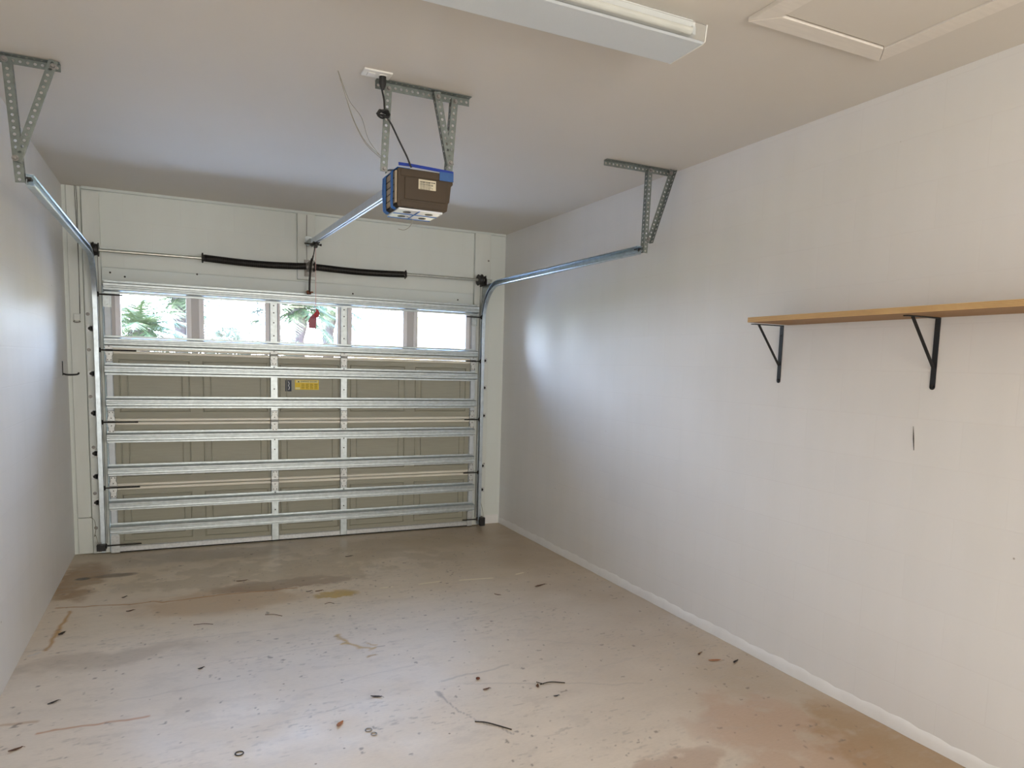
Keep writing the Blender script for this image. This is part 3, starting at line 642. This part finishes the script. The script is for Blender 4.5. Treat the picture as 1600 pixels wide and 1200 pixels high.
for yy, wd in ((y1-.045, .045), (y0+.055, .038)):
    pts = [(1.700, 2.487), (1.690, 2.480), (1.6895, 2.44), (1.6905, 2.40), (1.689, 2.35), (1.692, 2.318), (1.708, 2.310)]
    mb.sweep([(0, 0), (.0012, 0), (.0012, wd), (0, wd)], [((x, yy-wd/2, z), (-1, 0, 0), (0, 1, 0)) for x, z in pts])
mb.bar((1.6885, y1-.02, 2.40), (1.690, y1-.03, 2.325), .03, .001, (0, 1, 0)); mb.bar((1.689, y1-.02, 2.478), (1.688, y1-.012, 2.40), .025, .001, (0, 1, 0))
mb.box(1.700, 1.760, y0-.001, y1, 2.4862, 2.4876)
mb.build('tape', TAPE, op, smooth=40)
mb = MB(); mb.box(1.901, 1.970, y0-.0055, y0-.0042, 2.452, 2.492); mb.box(1.969, 1.9705, y0, y1-.05, 2.455, 2.492)
mb.build('tape', simple('dull_blue_tape', lin('#2f5a96'), .6, 0, .1, 60), op, smooth=0)
mb = MB(); mb.sweep([(-.007, -.001), (.007, -.001), (.007, .001), (-.007, .001)], [((x, y0+.002, z), (0, .2, 1), (0, 1, -.2)) for x, z in ((1.706, 2.502), (1.76, 2.503), (1.85, 2.500), (1.93, 2.497), (1.972, 2.495))])
o = mb.build('tape_strap', TAPED, op, smooth=0); tag(o, 'dark blue strap of tape stretched over the top')
mb = MB(); mb.box(1.712, 1.925, y0+.012, y1-.008, 2.303, 2.3125); ln = mb.build('light_lens', LENS, op, bevel=.003)
mb = MB(); mb.box(1.712, 1.925, y0+.098, y0+.110, 2.3015, 2.3032); mb.box(1.712, 1.925, y1-.022, y1-.010, 2.3015, 2.3032); mb.box(1.809, 1.815, y0+.012, y1-.008, 2.3012, 2.3031)
mb.build('tape', TAPE, op, smooth=0)
mb = MB()
for x, y in ((1.765, y0+.060), (1.872, y0+.060), (1.768, y1-.062), (1.872, y1-.062)): mb = MB(); mb.lathe((x, y, 2.3032), (0, 0, -1), [(0, .020), (.0015, .018)], 16); mb.build('lens_slot', DRUM, ln)
lb = MB().box(1.800, 1.884, y0-.0052, y0-.004, 2.401, 2.445).build('rating_label', LABEL, op, smooth=0)
mb = MB(); z_ = 2.437
for wdt, th in ((.066, .004), (.046, .0022), (.062, .0032), (.060, .0022), (.054, .0022), (.058, .0022), (.040, .0022)):
    k = 0; x = 1.806
    while x < 1.806+wdt: l_ = .004+.003*((k*7) % 3); mb.box(x, min(x+l_, 1.880), y0-.0056, y0-.0052, z_-th, z_); x += l_+.0015; k += 1
    z_ -= .0054
mb.build('print', INK, lb, smooth=0)
MB().tube(smooth_path([(1.790, y1+.05-.12, 2.304), (1.806, -3.14, 2.280), (1.796, -3.13, 2.250), (1.772, -3.12, 2.233), (1.745, -3.11, 2.236)]), .0014, 6).build('antenna_wire', WIREG, op)
# rail: inverted channel with a slot below
za, zb = 2.500, 2.592; ya, yb = -3.03, -.16
pr = [(-.017, -.022), (-.005, -.022), (-.005, -.018), (-.013, -.018), (-.013, .018), (.013, .018), (.013, -.018), (.005, -.018), (.005, -.022), (.017, -.022), (.017, .022), (-.017, .022)]
mb = MB(); mb.sweep(pr, [((1.822, ya, za), (1, 0, 0), (0, 0, 1)), ((1.822, yb, zb), (1, 0, 0), (0, 0, 1))]); mb.build('rail', simple('rail_steel', (.70, .76, .84, 1), .35, .6, .05, 20), op, smooth=0)
MB().tube([(1.822, ya+.02, za-.019), (1.822, -.3, zb-.024)], .003, 6).build('drive_chain', BLACK, op)
mb = MB(); mb.box(1.800, 1.844, -3.06, -2.98, 2.4865, 2.492); mb.box(1.797, 1.803, -3.05, -2.98, 2.487, 2.522); mb.box(1.841, 1.847, -3.05, -2.98, 2.487, 2.522); mb.build('rail_mount', GALV, op)
mb = MB(); mb.box(1.800, 1.844, -.20, -.0405, 2.612, 2.618); mb.box(1.785, 1.860, -.046, -.0405, 2.585, 2.66); mb.box(1.800, 1.804, -.22, -.05, 2.57, 2.618); mb.box(1.840, 1.844, -.22, -.05, 2.57, 2.618); mb.build('header_bracket', GALV, op)
mb = MB(); mb.box(1.796, 1.848, -.40, -.22, 2.556, 2.568); mb.cyl((1.735, -.33, 2.556), (1.872, -.33, 2.552), .006, 8); mb.box(1.812, 1.836, -.37, -.31, 2.525, 2.556); mb.cyl((1.862, -.33, 2.553), (1.874, -.33, 2.553), .010, 10)
mb.build('trolley', BLACK, op, bevel=.002)
mb = MB(); mb.bar((1.822, -.335, 2.548), (1.812, -.255, 2.43), .024, .004, (0, .8, .5)); mb.bar((1.811, -.285, 2.462), (1.797, -.215, 2.36), .026, .005, (0, .8, .5)); mb.tube(smooth_path([(1.806, -.262, 2.445), (1.803, -.222, 2.38), (1.800, -.185, 2.28), (1.802, -.154, 2.178)]), [.009]*25, 6)
mb.build('door_arm', BLACK, op)
rc = thing('release_cord', (1.822, -.345, 2.525), 'faded red release cord with red tag hanging before the middle window', 'cord')
MB().tube([(1.822, -.345, 2.524), (1.8225, -.345, 2.3), (1.8225, -.345, 2.015)], .0022, 6).build('cord', CORDR, rc)
mb = MB(); mb.tube(smooth_path([(1.812, -.345, 1.975), (1.826, -.348, 1.990), (1.842, -.345, 2.000), (1.846, -.342, 1.985), (1.835, -.345, 1.965), (1.822, -.347, 1.962), (1.818, -.343, 1.985), (1.836, -.350, 2.008), (1.824, -.345, 2.018)]), .0075, 8); o = mb.build('knot', REDT, rc)
mb = MB(); mb.cur = 0; mb.prism([(1.822, -.346, 1.998), (1.843, -.346, 1.975), (1.828, -.346, 1.95), (1.823, -.346, 1.862), (1.765, -.346, 1.866), (1.763, -.346, 1.928), (1.790, -.346, 1.970)], (.0, .003, 0))
mb.cur = 1
for i in range(7): mb.box(1.770, 1.818, -.3466, -.346, 1.872+i*.011, 1.8745+i*.011)
mb.build('tag', [REDT2, CORDR], rc, smooth=0)

oh = thing('opener_hanger', (1.82, -3.2, 2.867), 'perforated steel frame hanging the opener from the ceiling', 'bracket', 'perforated steel hangers')
perf_angle('ceiling_angle', (1.612, -3.182, 2.8665), (2.067, -3.182, 2.8665), (0, -1, 0), (0, 0, -1), oh, .035)
perf_angle('upright_angle', (1.684, -3.200, 2.850), (1.664, -3.200, 2.468), (-1, 0, 0), (0, 1, 0), oh)
perf_angle('upright_angle', (1.972, -3.200, 2.850), (1.948, -3.200, 2.490), (1, 0, 0), (0, 1, 0), oh)
perf_angle('brace_angle', (1.880, -3.212, 2.856), (1.952, -3.212, 2.535), (1, 0, 0), (0, .1, .02), oh)
mb = MB()
for c in ((1.668, -3.203, 2.835), (1.900, -3.214, 2.838), (1.988, -3.203, 2.835), (1.966, -3.216, 2.548), (1.650, -3.203, 2.480)): mb = MB(); bolt(mb, c, (0, -1, 0), .008, .009); mb.build('bolt', CAST, oh, smooth=0)
mb = MB(); mb.bar((1.668, -3.199, 2.478), (1.708, -3.17, 2.4895), .02, .003, (0, 1, 0)); mb.build('mounting_tab', GALVD, oh, smooth=0)

# outlet, power cord, bell wires
ol = thing('ceiling_outlet', (1.60, -3.27, 2.87), 'white duplex outlet on the ceiling above the opener', 'outlet')
mb = MB(); mb.box(1.536, 1.662, -3.300, -3.222, 2.861, 2.8695); mb.build('cover_plate', WHITEP, ol, bevel=.003)
mb = MB(); mb.box(1.556, 1.590, -3.278, -3.244, 2.857, 2.861); mb.box(1.608, 1.642, -3.278, -3.244, 2.857, 2.861); mb.build('socket', WHITEP, ol, bevel=.003)
pc = thing('power_cord', (1.627, -3.26, 2.80), 'black knotted power cord from the ceiling outlet to the opener', 'cord')
mb = MB(); mb.lathe((1.625, -3.262, 2.857), (0, 0, -1), [(0, .016), (.03, .016), (.045, .011), (.055, .006)], 12); mb.build('plug', BLKP, pc)
loop = [(1.622, -3.262, 2.802), (1.632, -3.262, 2.76), (1.637, -3.258, 2.722)]
for i in range(22):
    a = i*.9; loop.append((1.630+.026*math.cos(a)+.004*math.sin(3*a), -3.262+.010*math.sin(1.7*a), 2.700+.012*math.sin(a)+.006*math.cos(2.3*a)))
loop += [(1.645, -3.262, 2.690), (1.668, -3.260, 2.66), (1.705, -3.258, 2.595), (1.738, -3.262, 2.535), (1.752, -3.262, 2.505), (1.762, -3.258, 2.489)]
MB().tube(smooth_path(loop, 5), .0042, 8).build('cable', BLKP, pc)
bw = MB()
for k, pts in enumerate(([(1.441, -3.2, 2.869), (1.478, -3.2, 2.76), (1.520, -3.195, 2.66), (1.572, -3.19, 2.585), (1.648, -3.18, 2.535)],
                        [(1.442, -3.2, 2.869), (1.490, -3.2, 2.755), (1.545, -3.2, 2.69), (1.580, -3.195, 2.60), (1.648, -3.18, 2.530)],
                        [(1.441, -3.2, 2.869), (1.474, -3.2, 2.77), (1.512, -3.195, 2.67), (1.570, -3.19, 2.580), (1.650, -3.18, 2.525)])):
    bw.tube(smooth_path(pts), .0016, 5)
tag(bw.build('bell_wire', WIREG), 'pair of thin pale wires looping from the ceiling to the opener', 'wire')
jb = thing('wire_box', (.078, -.02, 1.84), 'small painted wire box on the left jamb with wires up to the ceiling', 'electrical box')
mb = MB(); mb.box(.056, .100, -.050, -.0185, 1.852, 1.905); mb.build('cover', WOODP, jb, bevel=.004)
mb = MB(); mb.tube(smooth_path([(.060, -.03, 1.852), (.056, -.035, 1.842), (.075, -.038, 1.838), (.098, -.034, 1.843), (.09, -.03, 1.852)]), .004, 6); mb.build('clip', CAST, jb)
mb = MB()
for dx in (0, .012): mb.tube(smooth_path([(.090+dx*.8, -.021, 2.868), (.092+dx, -.023, 2.75), (.098+dx*.3, -.022, 2.5), (.100, -.022, 2.2), (.096+dx*.2, -.023, 1.905)]), .0018, 5)
mb.build('wire', DRUM, jb)

# safety sensors at the feet of the tracks
for g, x, lab in ((-1, .190, 'small black safety sensor at the foot of the left track'), (1, 3.452, 'small black safety sensor at the foot of the right track')):
    s_ = thing('safety_sensor', (x, -.165, .05), lab, 'sensor', 'sensors at the feet of the tracks')
    mb = MB()
    if g < 0: mb.box(x-.022, x+.040, -.186, -.138, .055, .105); mb.cyl((x+.040, -.162, .08), (x+.047, -.162, .08), .014, 12)
    else: mb.box(x-.030, x+.022, -.180, -.138, .022, .105); mb.cyl((x-.037, -.160, .07), (x-.030, -.160, .07), .014, 12)
    mb.build('sensor_body', BLKP, s_, bevel=.004)
    mb = MB(); mb.box(x-.012, x+.010, -.138, -.134, .04, .115); mb.build('bracket', CAST, s_)
    mb = MB()
    if g < 0: mb.tube(smooth_path([(x-.010, -.165, .105), (x-.030, -.12, .17), (x-.045, -.055, .15), (x-.035, -.050, .21), (x-.045, -.045, .28), (x-.075, -.042, .305)]), .0022, 6)
    else: mb.tube(smooth_path([(x+.010, -.16, .105), (x+.022, -.10, .17), (x+.026, -.046, .24)]), .0022, 6)
    mb.build('sensor_wire', WIREG, s_)

# ================================================================ CEILING LIGHT AND HATCH
cl = thing('ceiling_light', (1.93, -4.27, 2.87), 'long unlit fluorescent ceiling light in a clear prismatic tray', 'light')
mb = MB(); mb.box(1.33, 2.500, -4.310, -4.215, 2.828, 2.8695); mb.build('housing', FIXT, cl, bevel=.002)
mb = MB(); mb.box(2.500, 2.512, -4.305, -4.220, 2.822, 2.868); mb.cyl((2.512, -4.29, 2.842), (2.515, -4.29, 2.842), .005, 8); mb.build('end_cap', WHITEP, cl)
for y in (-4.335, -4.205):
    mb = MB(); mb.cyl((1.36, y, 2.815), (2.470, y, 2.815), .0125, 14); mb.build('tube', simple('unlit_tube', (.83, .80, .72, 1), .3), cl)
mb = MB()
for x in (1.34, 2.47): mb = MB(); mb.box(x, x+.014, -4.345, -4.195, 2.800, 2.829); mb.build('lamp_holder', FIXT, cl)
fr2 = [((x, 0, 0), (0, 1, 0), (0, 0, 1)) for x in (1.31, 2.515)]
mb = MB(); mb.sweep([(-4.150, 2.778), (-4.160, 2.774), (-4.348, 2.774), (-4.358, 2.778), (-4.355, 2.780), (-4.347, 2.777), (-4.161, 2.777), (-4.153, 2.780)], fr2); mb.build('lens', ACRYL, cl, smooth=0)
for q in ([(-4.3555, 2.7805), (-4.3585, 2.7805), (-4.366, 2.832), (-4.363, 2.832)], [(-4.1525, 2.7805), (-4.1495, 2.7805), (-4.147, 2.832), (-4.150, 2.832)]):
    mb = MB(); mb.sweep(q, fr2); mb.build('lens_side', CLEARP, cl, smooth=0)
mb2 = MB()
edge = [(2.5165, a, b) for a, b in [(-4.148, 2.832), (-4.150, 2.777), (-4.160, 2.7735), (-4.348, 2.7735), (-4.359, 2.778), (-4.367, 2.833)]]
mb2.tube(edge, .0022, 6); mb2.build('tray_rim', WHITEP, cl)
ah = thing('attic_hatch', (3.0, -4.75, 2.868), 'painted attic hatch with mitred trim in the ceiling near the right wall', 'hatch')
X0, X1, Y1, Y0 = 2.655, 3.345, -4.42, -5.60; tw, th = .082, .016
def trimbar(a, b, c, d, name='trim_board'):
    mb = MB(); zt = 2.8695
    lo = [Vector((*p, zt-th)) for p in (a, b, c, d)]; cen = sum(lo, Vector())/4
    mb.add([Vector((p.x, p.y, zt)) for p in lo]+lo, [(0, 1, 2, 3), (7, 6, 5, 4), (0, 4, 5, 1), (1, 5, 6, 2), (2, 6, 7, 3), (3, 7, 4, 0)])
    return mb.build(name, HATCHP, ah, bevel=.0015, smooth=0)
g_ = .0012
trimbar((X0+g_, Y1), (X1-g_, Y1), (X1-tw-g_, Y1-tw), (X0+tw+g_, Y1-tw)); trimbar((X0, Y1-g_), (X0+tw, Y1-tw-g_), (X0+tw, Y0+tw), (X0, Y0))
trimbar((X1, Y1-g_), (X1, Y0), (X1-tw, Y0+tw), (X1-tw, Y1-tw-g_)); trimbar((X0, Y0-g_), (X0+tw, Y0+tw-g_), (X1-tw, Y0+tw-g_), (X1, Y0-g_))
mb = MB(); mb.box(X0+tw+.002, X1-tw-.002, Y0+tw+.002, Y1-tw-.010, 2.860, 2.8675); mb.build('hatch_panel', CEILP, ah, smooth=0)
mb = MB(); mb.box(X0+tw+.001, X1-tw-.001, Y1-tw-.0095, Y1-tw-.001, 2.8685, 2.8695); mb.build('gap', BLACK, ah, smooth=0)

# ================================================================ SHELF
sh = MB(); sh.box(3.418, W-.002, -6.10, -3.690, 1.8545, 1.8800)
tag(sh.build('wall_shelf', PLY, bevel=.0015, origin=(3.56, -4.9, 1.8545)), 'raw plywood shelf board on the right wall', 'shelf')
def bracket(y, label):
    b = thing('shelf_bracket', (W-.001, y, 1.55), label, 'bracket', 'black brackets under the shelf')
    mb = MB(); w_ = .012
    mb.box(W-.004, W-.0008, y-w_, y+w_, 1.558, 1.8540); mb.cyl((W-.004, y, 1.560), (W-.0008, y, 1.560), w_, 14); mb.build('wall_leg', BLKP, b, smooth=30)
    MB().box(3.492, W-.004, y-w_, y+w_, 1.8500, 1.8540).build('shelf_leg', BLKP, b, smooth=0)
    MB().bar((3.535, y, 1.8495), (W-.006, y, 1.640), .014, .004, (0, 1, 0)).build('brace', BLKP, b, smooth=0)
    mb = MB()
    for z in (1.565, 1.66, 1.80): mb = MB(); bolt(mb, (W-.004, y, z), (-1, 0, 0), .0042, .003); mb.build('screw', DRUM, b, smooth=0)
bracket(-3.650, 'black shelf bracket nearest the far end of the shelf'); bracket(-4.522, 'black shelf bracket near the photo edge, larger in view')

# black hook on the left wall
hk = MB(); hk.box(.0008, .004, -.300, -.272, 1.435, 1.540)
hk.tube(smooth_path([(.004, -.286, 1.447), (.030, -.286, 1.440), (.075, -.286, 1.441), (.098, -.286, 1.446), (.106, -.286, 1.458)]), .0065, 8)
tag(hk.build('wall_hook', BLKP), 'black metal hook on the left wall beside the door', 'hook')

# ================================================================ SMALL LITTER ON THE FLOOR
def leaf(mat, L, wd, curl, seed):
    r = random.Random(seed); mb = MB(); n = 9; vs = []
    for i in range(n):
        t = i/(n-1); ww = wd*math.sin(math.pi*min(1, t*.92+.04))**.8*(.8+.35*r.random()); z = .0015+curl*(4*(t-.5)**2)*(.6+.4*r.random()); b = .12*L*math.sin(t*3)
        for s_ in (-1, 0, 1): vs.append((t*L-L/2, b+s_*ww/2, z+(.35*curl if s_ else 0)))
    vs += [(x, y, z-.0010) for x, y, z in vs]; k = n*3; fs = []
    for i in range(n-1):
        for j in range(2):
            a = i*3+j; fs += [(a, a+1, a+4, a+3), (k+a, k+a+3, k+a+4, k+a+1)]
    for i in range(n-1):
        fs += [(i*3, i*3+3, k+i*3+3, k+i*3), (i*3+2, k+i*3+2, k+i*3+5, i*3+5)]
    mb.add(vs, fs); mb.tube([(L/2, .12*L*math.sin(3), .002+curl), (L*.68, .05*L, .002)], .0008, 5); return mb
def place(name, mb, mat, x, y, rz, label, cat, group):
    o = mb.build(name, mat, origin=(0, 0, 0), smooth=50); zmin = min(v.co.z for v in o.data.vertices)
    o.location = (x, y, .0006-zmin); o.rotation_euler = (0, 0, rz); tag(o, label, cat, group); return o
LV = [(LEAF3, 1.606, -3.302, .055, .016, -.5, 'dark curled leaf in the pale middle of the floor'), (LEAF2, 1.397, -3.499, .050, .022, .9, 'tan leaf left of the two small rings'),
      (LEAF1, 2.127, -3.425, .040, .014, .1, 'reddish leaf scrap beside the dark round seed'), (LEAF1, 2.382, -3.490, .035, .016, 1.2, 'small brown leaf at the blunt end of the twig'),
      (LEAF1, 3.140, -2.030, .105, .018, .25, 'long flat brown bark strip toward the right wall'), (LEAF1, 2.762, -2.108, .045, .012, -.8, 'short brown leaf left of the bark strip'),
      (LEAF2, 3.437, -3.575, .070, .022, -.3, 'orange brown leaf near the right wall'), (LEAF3, 3.539, -3.633, .055, .016, .4, 'dark leaf nearest the right wall'),
      (LEAF1, 3.425, -3.470, .055, .012, .5, 'thin brown leaf just behind the orange brown leaf'), (LEAF3, .148, -1.870, .055, .026, 1.1, 'dark leaf lying on the rust line by the left wall'),
      (LEAF3, .231, -2.806, .050, .014, .6, 'dark slim leaf at the lower left of the floor'), (LEAF1, .157, -3.212, .050, .018, .4, 'brown leaf at the bottom left corner of the view'),
      (LEAF3, .855, -2.655, .032, .014, .4, 'small black leaf left of the ochre splash'), (LEAF1, .475, -1.590, .045, .016, .4, 'brown leaf beneath the long rust line'),
      (LEAF3, .425, -1.290, .040, .014, .8, 'dark leaf just above the long rust line'), (LEAF1, 1.63, -1.60, .050, .012, .1, 'brown scrap left of the yellow spot'),
      (LEAF3, 1.565, -1.585, .040, .010, .1, 'dark scrap left of the brown scrap by the yellow spot'), (LEAF1, 1.16, -1.18, .075, .012, .05, 'long brown scrap on the rust haze'),
      (LEAF3, 2.01, -.782, .060, .014, .2, 'dark leaf on the floor closest to the door middle'), (LEAF3, 2.415, -3.62, .030, .012, .0, 'small dark chip in front of the twig')]
for i, (m, x, y, L, wd, rz, lab) in enumerate(LV): place('dry_leaf', leaf(m, L, wd, .006, i), m, x, y, rz, lab, 'leaf', 'dry leaves scattered on the floor')
TW = [([(0, 0, .003), (.06, .012, .004), (.13, -.012, .003)], 2.40, -3.475, -.15, 'forked brown twig right of the dark seed'), ([(0, 0, .003), (.05, -.03, .004), (.13, -.12, .003)], 1.955, -3.70, -.05, 'dark twig at the bottom centre of the floor'),
      ([(0, 0, .002), (.05, -.01, .003), (.10, -.05, .002)], 1.24, -1.95, -.1, 'thin curved twig in front of the rust haze'), ([(0, 0, .002), (.06, .0, .003), (.11, -.02, .002)], .83, -1.98, -.1, 'thin straight twig left of the curved twig'),
      ([(0, 0, .002), (.03, .02, .003), (.06, -.005, .002)], 1.62, -1.88, -.1, 'short bent twig below the yellow spot')]
for i, (p, x, y, rz, lab) in enumerate(TW):
    mb = MB(); mb.tube(smooth_path(p), .0016 if i > 1 else .0026, 6)
    if i == 0: mb.tube([(.02, 0, .003), (-.01, .03, .003)], .002, 5)
    place('twig', mb, LEAF1 if i > 1 else LEAF3, x, y, rz, lab, 'twig', 'twigs on the floor')
for x, y, r, lab in ((.974, -3.577, .016, 'dark metal ring nearest the bottom of the view'), (1.500, -3.590, .014, 'thicker grey ring of the touching pair'), (1.513, -3.632, .012, 'thin pale ring of the touching pair')):
    mb = MB(); mb.tube([(r*math.cos(a), r*math.sin(a), .002) for a in [2*math.pi*i/20 for i in range(21)]], .0022, 6, cap=False)
    place('metal_ring', mb, CAST if r < .015 else DRUM, x, y, 0, lab, 'ring', 'small rings on the floor')
mb = MB(); mb.lathe((0, 0, 0), (0, 0, 1), [(0, .006), (.004, .011), (.009, .010), (.012, .004)], 10)
place('seed_pod', mb, RUST, 2.132, -3.300, 0, 'round reddish brown seed pod on the floor', 'seed', None)

# ================================================================ OUTSIDE, SEEN THROUGH THE DOOR WINDOWS
CONC = simple('driveway_concrete', (.66, .65, .63, 1), .8, 0, .06, 3)
GRASS = simple('lawn_grass', (.06, .09, .03, 1), .9, 0, .3, 8)
STUC = simple('yellow_stucco', (.60, .45, .24, 1), .8, 0, .03, 12)
STUW = simple('white_stucco', (.85, .83, .80, 1), .8, 0, .03, 12)
TILE = simple('roof_tile', (.14, .12, .11, 1), .8, 0, .15, 9)
GREEN = simple('palm_frond_green', (.026, .042, .012, 1), .6, 0, .3, 5)
GREEN2 = simple('shrub_green', (.018, .036, .022, 1), .7, 0, .3, 9)
GREEN3 = simple('pine_green', (.015, .024, .020, 1), .7, 0, .3, 9)
TRUNK = simple('palm_trunk', (.028, .020, .022, 1), .9, 0, .3, 14, .5, 30)
DGL = simple('dark_window_glass', (.02, .02, .024, 1), .35, 0, .05, 5)
struct(MB().box(-12, 9, .25, 9.0, -.35, -.06).build('driveway', CONC)); struct(MB().box(-60, 60, 9.0, 90, -.35, -.07).build('lawn', GRASS))
hY = thing('house', (8.0, 9.5, -.06), 'yellow neighbouring house with a tiled eave, seen through the right windows', 'house')
MB().box(5.85, 11, 4.2, 16.5, -.06, 2.72).build('wall', STUC, hY, smooth=0)
mb = MB(); mb.prism([(5.30, 4.0, 2.66), (5.30, 4.0, 2.80), (8.6, 4.0, 4.10), (11.6, 4.0, 2.80), (11.6, 4.0, 2.66)], (0, 12.8, 0)); mb.build('roof', STUW, hY, smooth=0)
mb = MB()
for i in range(50): y = 4.1+i*.255; mb.tube([(5.22, y, 2.82), (8.6, y, 4.16)], .075, 8)
mb.build('roof_tiles', TILE, hY)
for ya_, yb_, z0_, z1_ in ((7.2, 8.55, 1.0, 2.08), (5.6, 6.3, 1.0, 2.08)):
    f_ = MB(); f_.box(5.82, 5.849, ya_-.06, yb_+.06, z0_-.06, z0_); f_.box(5.82, 5.849, ya_-.06, yb_+.06, z1_, z1_+.06); f_.box(5.82, 5.849, ya_-.06, ya_, z0_, z1_); f_.box(5.82, 5.849, yb_, yb_+.06, z0_, z1_)
    f_ = f_.build('window', STUW, hY, smooth=0); MB().box(5.835, 5.846, ya_, yb_, z0_, z1_).build('pane', DGL, f_, smooth=0)
hW = thing('house', (-4.5, 17, -.06), 'white neighbouring house with a sloping roof, seen through the leftmost window', 'house')
MB().box(-9.0, -.25, 14.2, 20, -.06, 2.5).build('wall', STUW, hW, smooth=0)
mb = MB(); mb.prism([(.25, 13.7, 2.35), (.25, 13.7, 2.5), (-4.4, 13.7, 5.9), (-9.4, 13.7, 2.5), (-9.4, 13.7, 2.35), (-4.4, 13.7, 5.7)], (0, 6.8, 0)); mb.build('roof', TILE, hW, smooth=0)
MB().prism([(-.1, 14.2, 2.5), (-4.4, 14.2, 5.7), (-8.9, 14.2, 2.5)], (0, .2, 0)).build('gable', STUW, hW, smooth=0)
def palm(x, y, h, L, label, seed, nf=22, bend=0):
    r = random.Random(seed); t = thing('palm_tree', (x, y, -.07), label, 'tree', 'palm trees outside'); tp = Vector((x+bend, y, h))
    mb = MB(); pts = smooth_path([(x, y, -.07), (x+bend*.3, y, h*.5), (x+bend, y, h)], 12); mb.tube(pts, [.13+.02*(i % 2)+(.05 if i > len(pts)-6 else 0) for i in range(len(pts))], 10); mb.build('trunk', TRUNK, t)
    mb = MB()
    for i in range(nf):
        a = 2*math.pi*i*.618; el = -.5+1.75*((i+.5)/nf); d = Vector((math.cos(a), math.sin(a), 0)); sd_ = Vector((-math.sin(a), math.cos(a), 0)); P = []; LL = L*r.uniform(.85, 1.1)
        for k in range(17):
            s_ = k/16; P.append(tp+d*(LL*s_*(math.cos(el)*.85+.25*s_))+Vector((0, 0, LL*(s_*math.sin(el)-.55*s_*s_))))
        mb.tube(P, [.014*(1-.8*k/16) for k in range(17)], 5)
        for k in range(2, 17):
            t_ = (P[k]-P[k-1]).normalized()
            for q in (-1, 1):
                for off in (0, .33, .66):
                    p = P[k-1].lerp(P[k], off); fl = L*.26*math.sin(math.pi*min(1, (k+off)/18+.10)); tip = p+sd_*q*fl*.85+t_*fl*.55+Vector((0, 0, -fl*r.uniform(.15, .5))); w2 = t_*.013
                    mb.add([p-w2, p+w2, tip, p+Vector((0, 0, .005))], [(0, 2, 3), (1, 3, 2), (0, 1, 2)])
    mb.build('fronds', GREEN, t, smooth=0, fix=False)
palm(.15, 8.2, 2.05, 1.25, 'short bushy palm in the leftmost window', 1, 34); palm(.82, 12.0, 2.95, 1.6, 'taller palm right of the bushy palm in the leftmost window', 2, 34)
palm(3.05, 9.2, 2.65, 1.2, 'palm on the left side of the middle window', 3, 32); palm(4.20, 12.0, 3.0, 1.15, 'palm with a shaggy trunk right in the middle window', 4, 30)
def bush(x, y, h, rx, label, seed, mat, n=900, conic=False, name='shrub', leaf_=.075):
    r = random.Random(seed); t = thing(name, (x, y, -.07), label, 'tree' if conic else 'shrub')
    mb = MB(); mb.tube([(x, y, -.07), (x+.03, y, h*.5), (x, y, h*.92)], [.06, .045, .012], 7)
    for i in range(14 if conic else 8):
        z = h*(.25+.65*i/14); a = r.uniform(0, 6.28); q = rx*(1-z/h if conic else .6); mb.tube([(x, y, z), (x+q*math.cos(a), y+q*math.sin(a), z+.1)], [.016, .006], 5)
    mb.build('trunk', TRUNK, t)
    mb = MB()
    for i in range(n):
        u = r.random(); z = h*(.12+.88*u); q = (rx*(1.02-u) if conic else rx*math.sqrt(max(.02, 1-(2*u-.9)**2/1.25)))*(.55+.45*r.random()); a = r.uniform(0, 6.28)
        p = Vector((x+q*math.cos(a), y+q*math.sin(a), z)); e1 = Vector((r.uniform(-1, 1), r.uniform(-1, 1), r.uniform(-1, 1))).normalized(); e2 = e1.cross(Vector((r.uniform(-1, 1), r.uniform(-1, 1), r.uniform(-1, 1)))).normalized()
        mb.add([p-e1*leaf_, p+e2*leaf_*.35, p+e1*leaf_, p-e2*leaf_*.35], [(0, 1, 2, 3)])
    mb.build('foliage', mat, t, smooth=0, fix=False)
bush(1.56, 6.8, 2.10, .46, 'rounded shrub low in the second window', 11, GREEN2, 1500); bush(1.20, 15.6, 4.1, .62, 'slim conifer at the left of the second window', 12, GREEN3, 1300, True, 'conifer_tree')
bush(2.89, 14.0, 4.2, .80, 'conifer at the right of the second window', 13, GREEN3, 1500, True, 'conifer_tree'); bush(2.62, 7.8, 2.05, .40, 'loose shrub low at the left of the middle window', 14, GREEN2, 700)

# light portals in the door windows help the sky sampling
for a, b in wins:
    o = area('window_portal', ((a+b)/2, .0, (WZ0+WZ1)/2), (b-a, WZ1-WZ0), 1, (1, 1, 1), (math.radians(-90), 0, 0)); o.data.cycles.is_portal = True
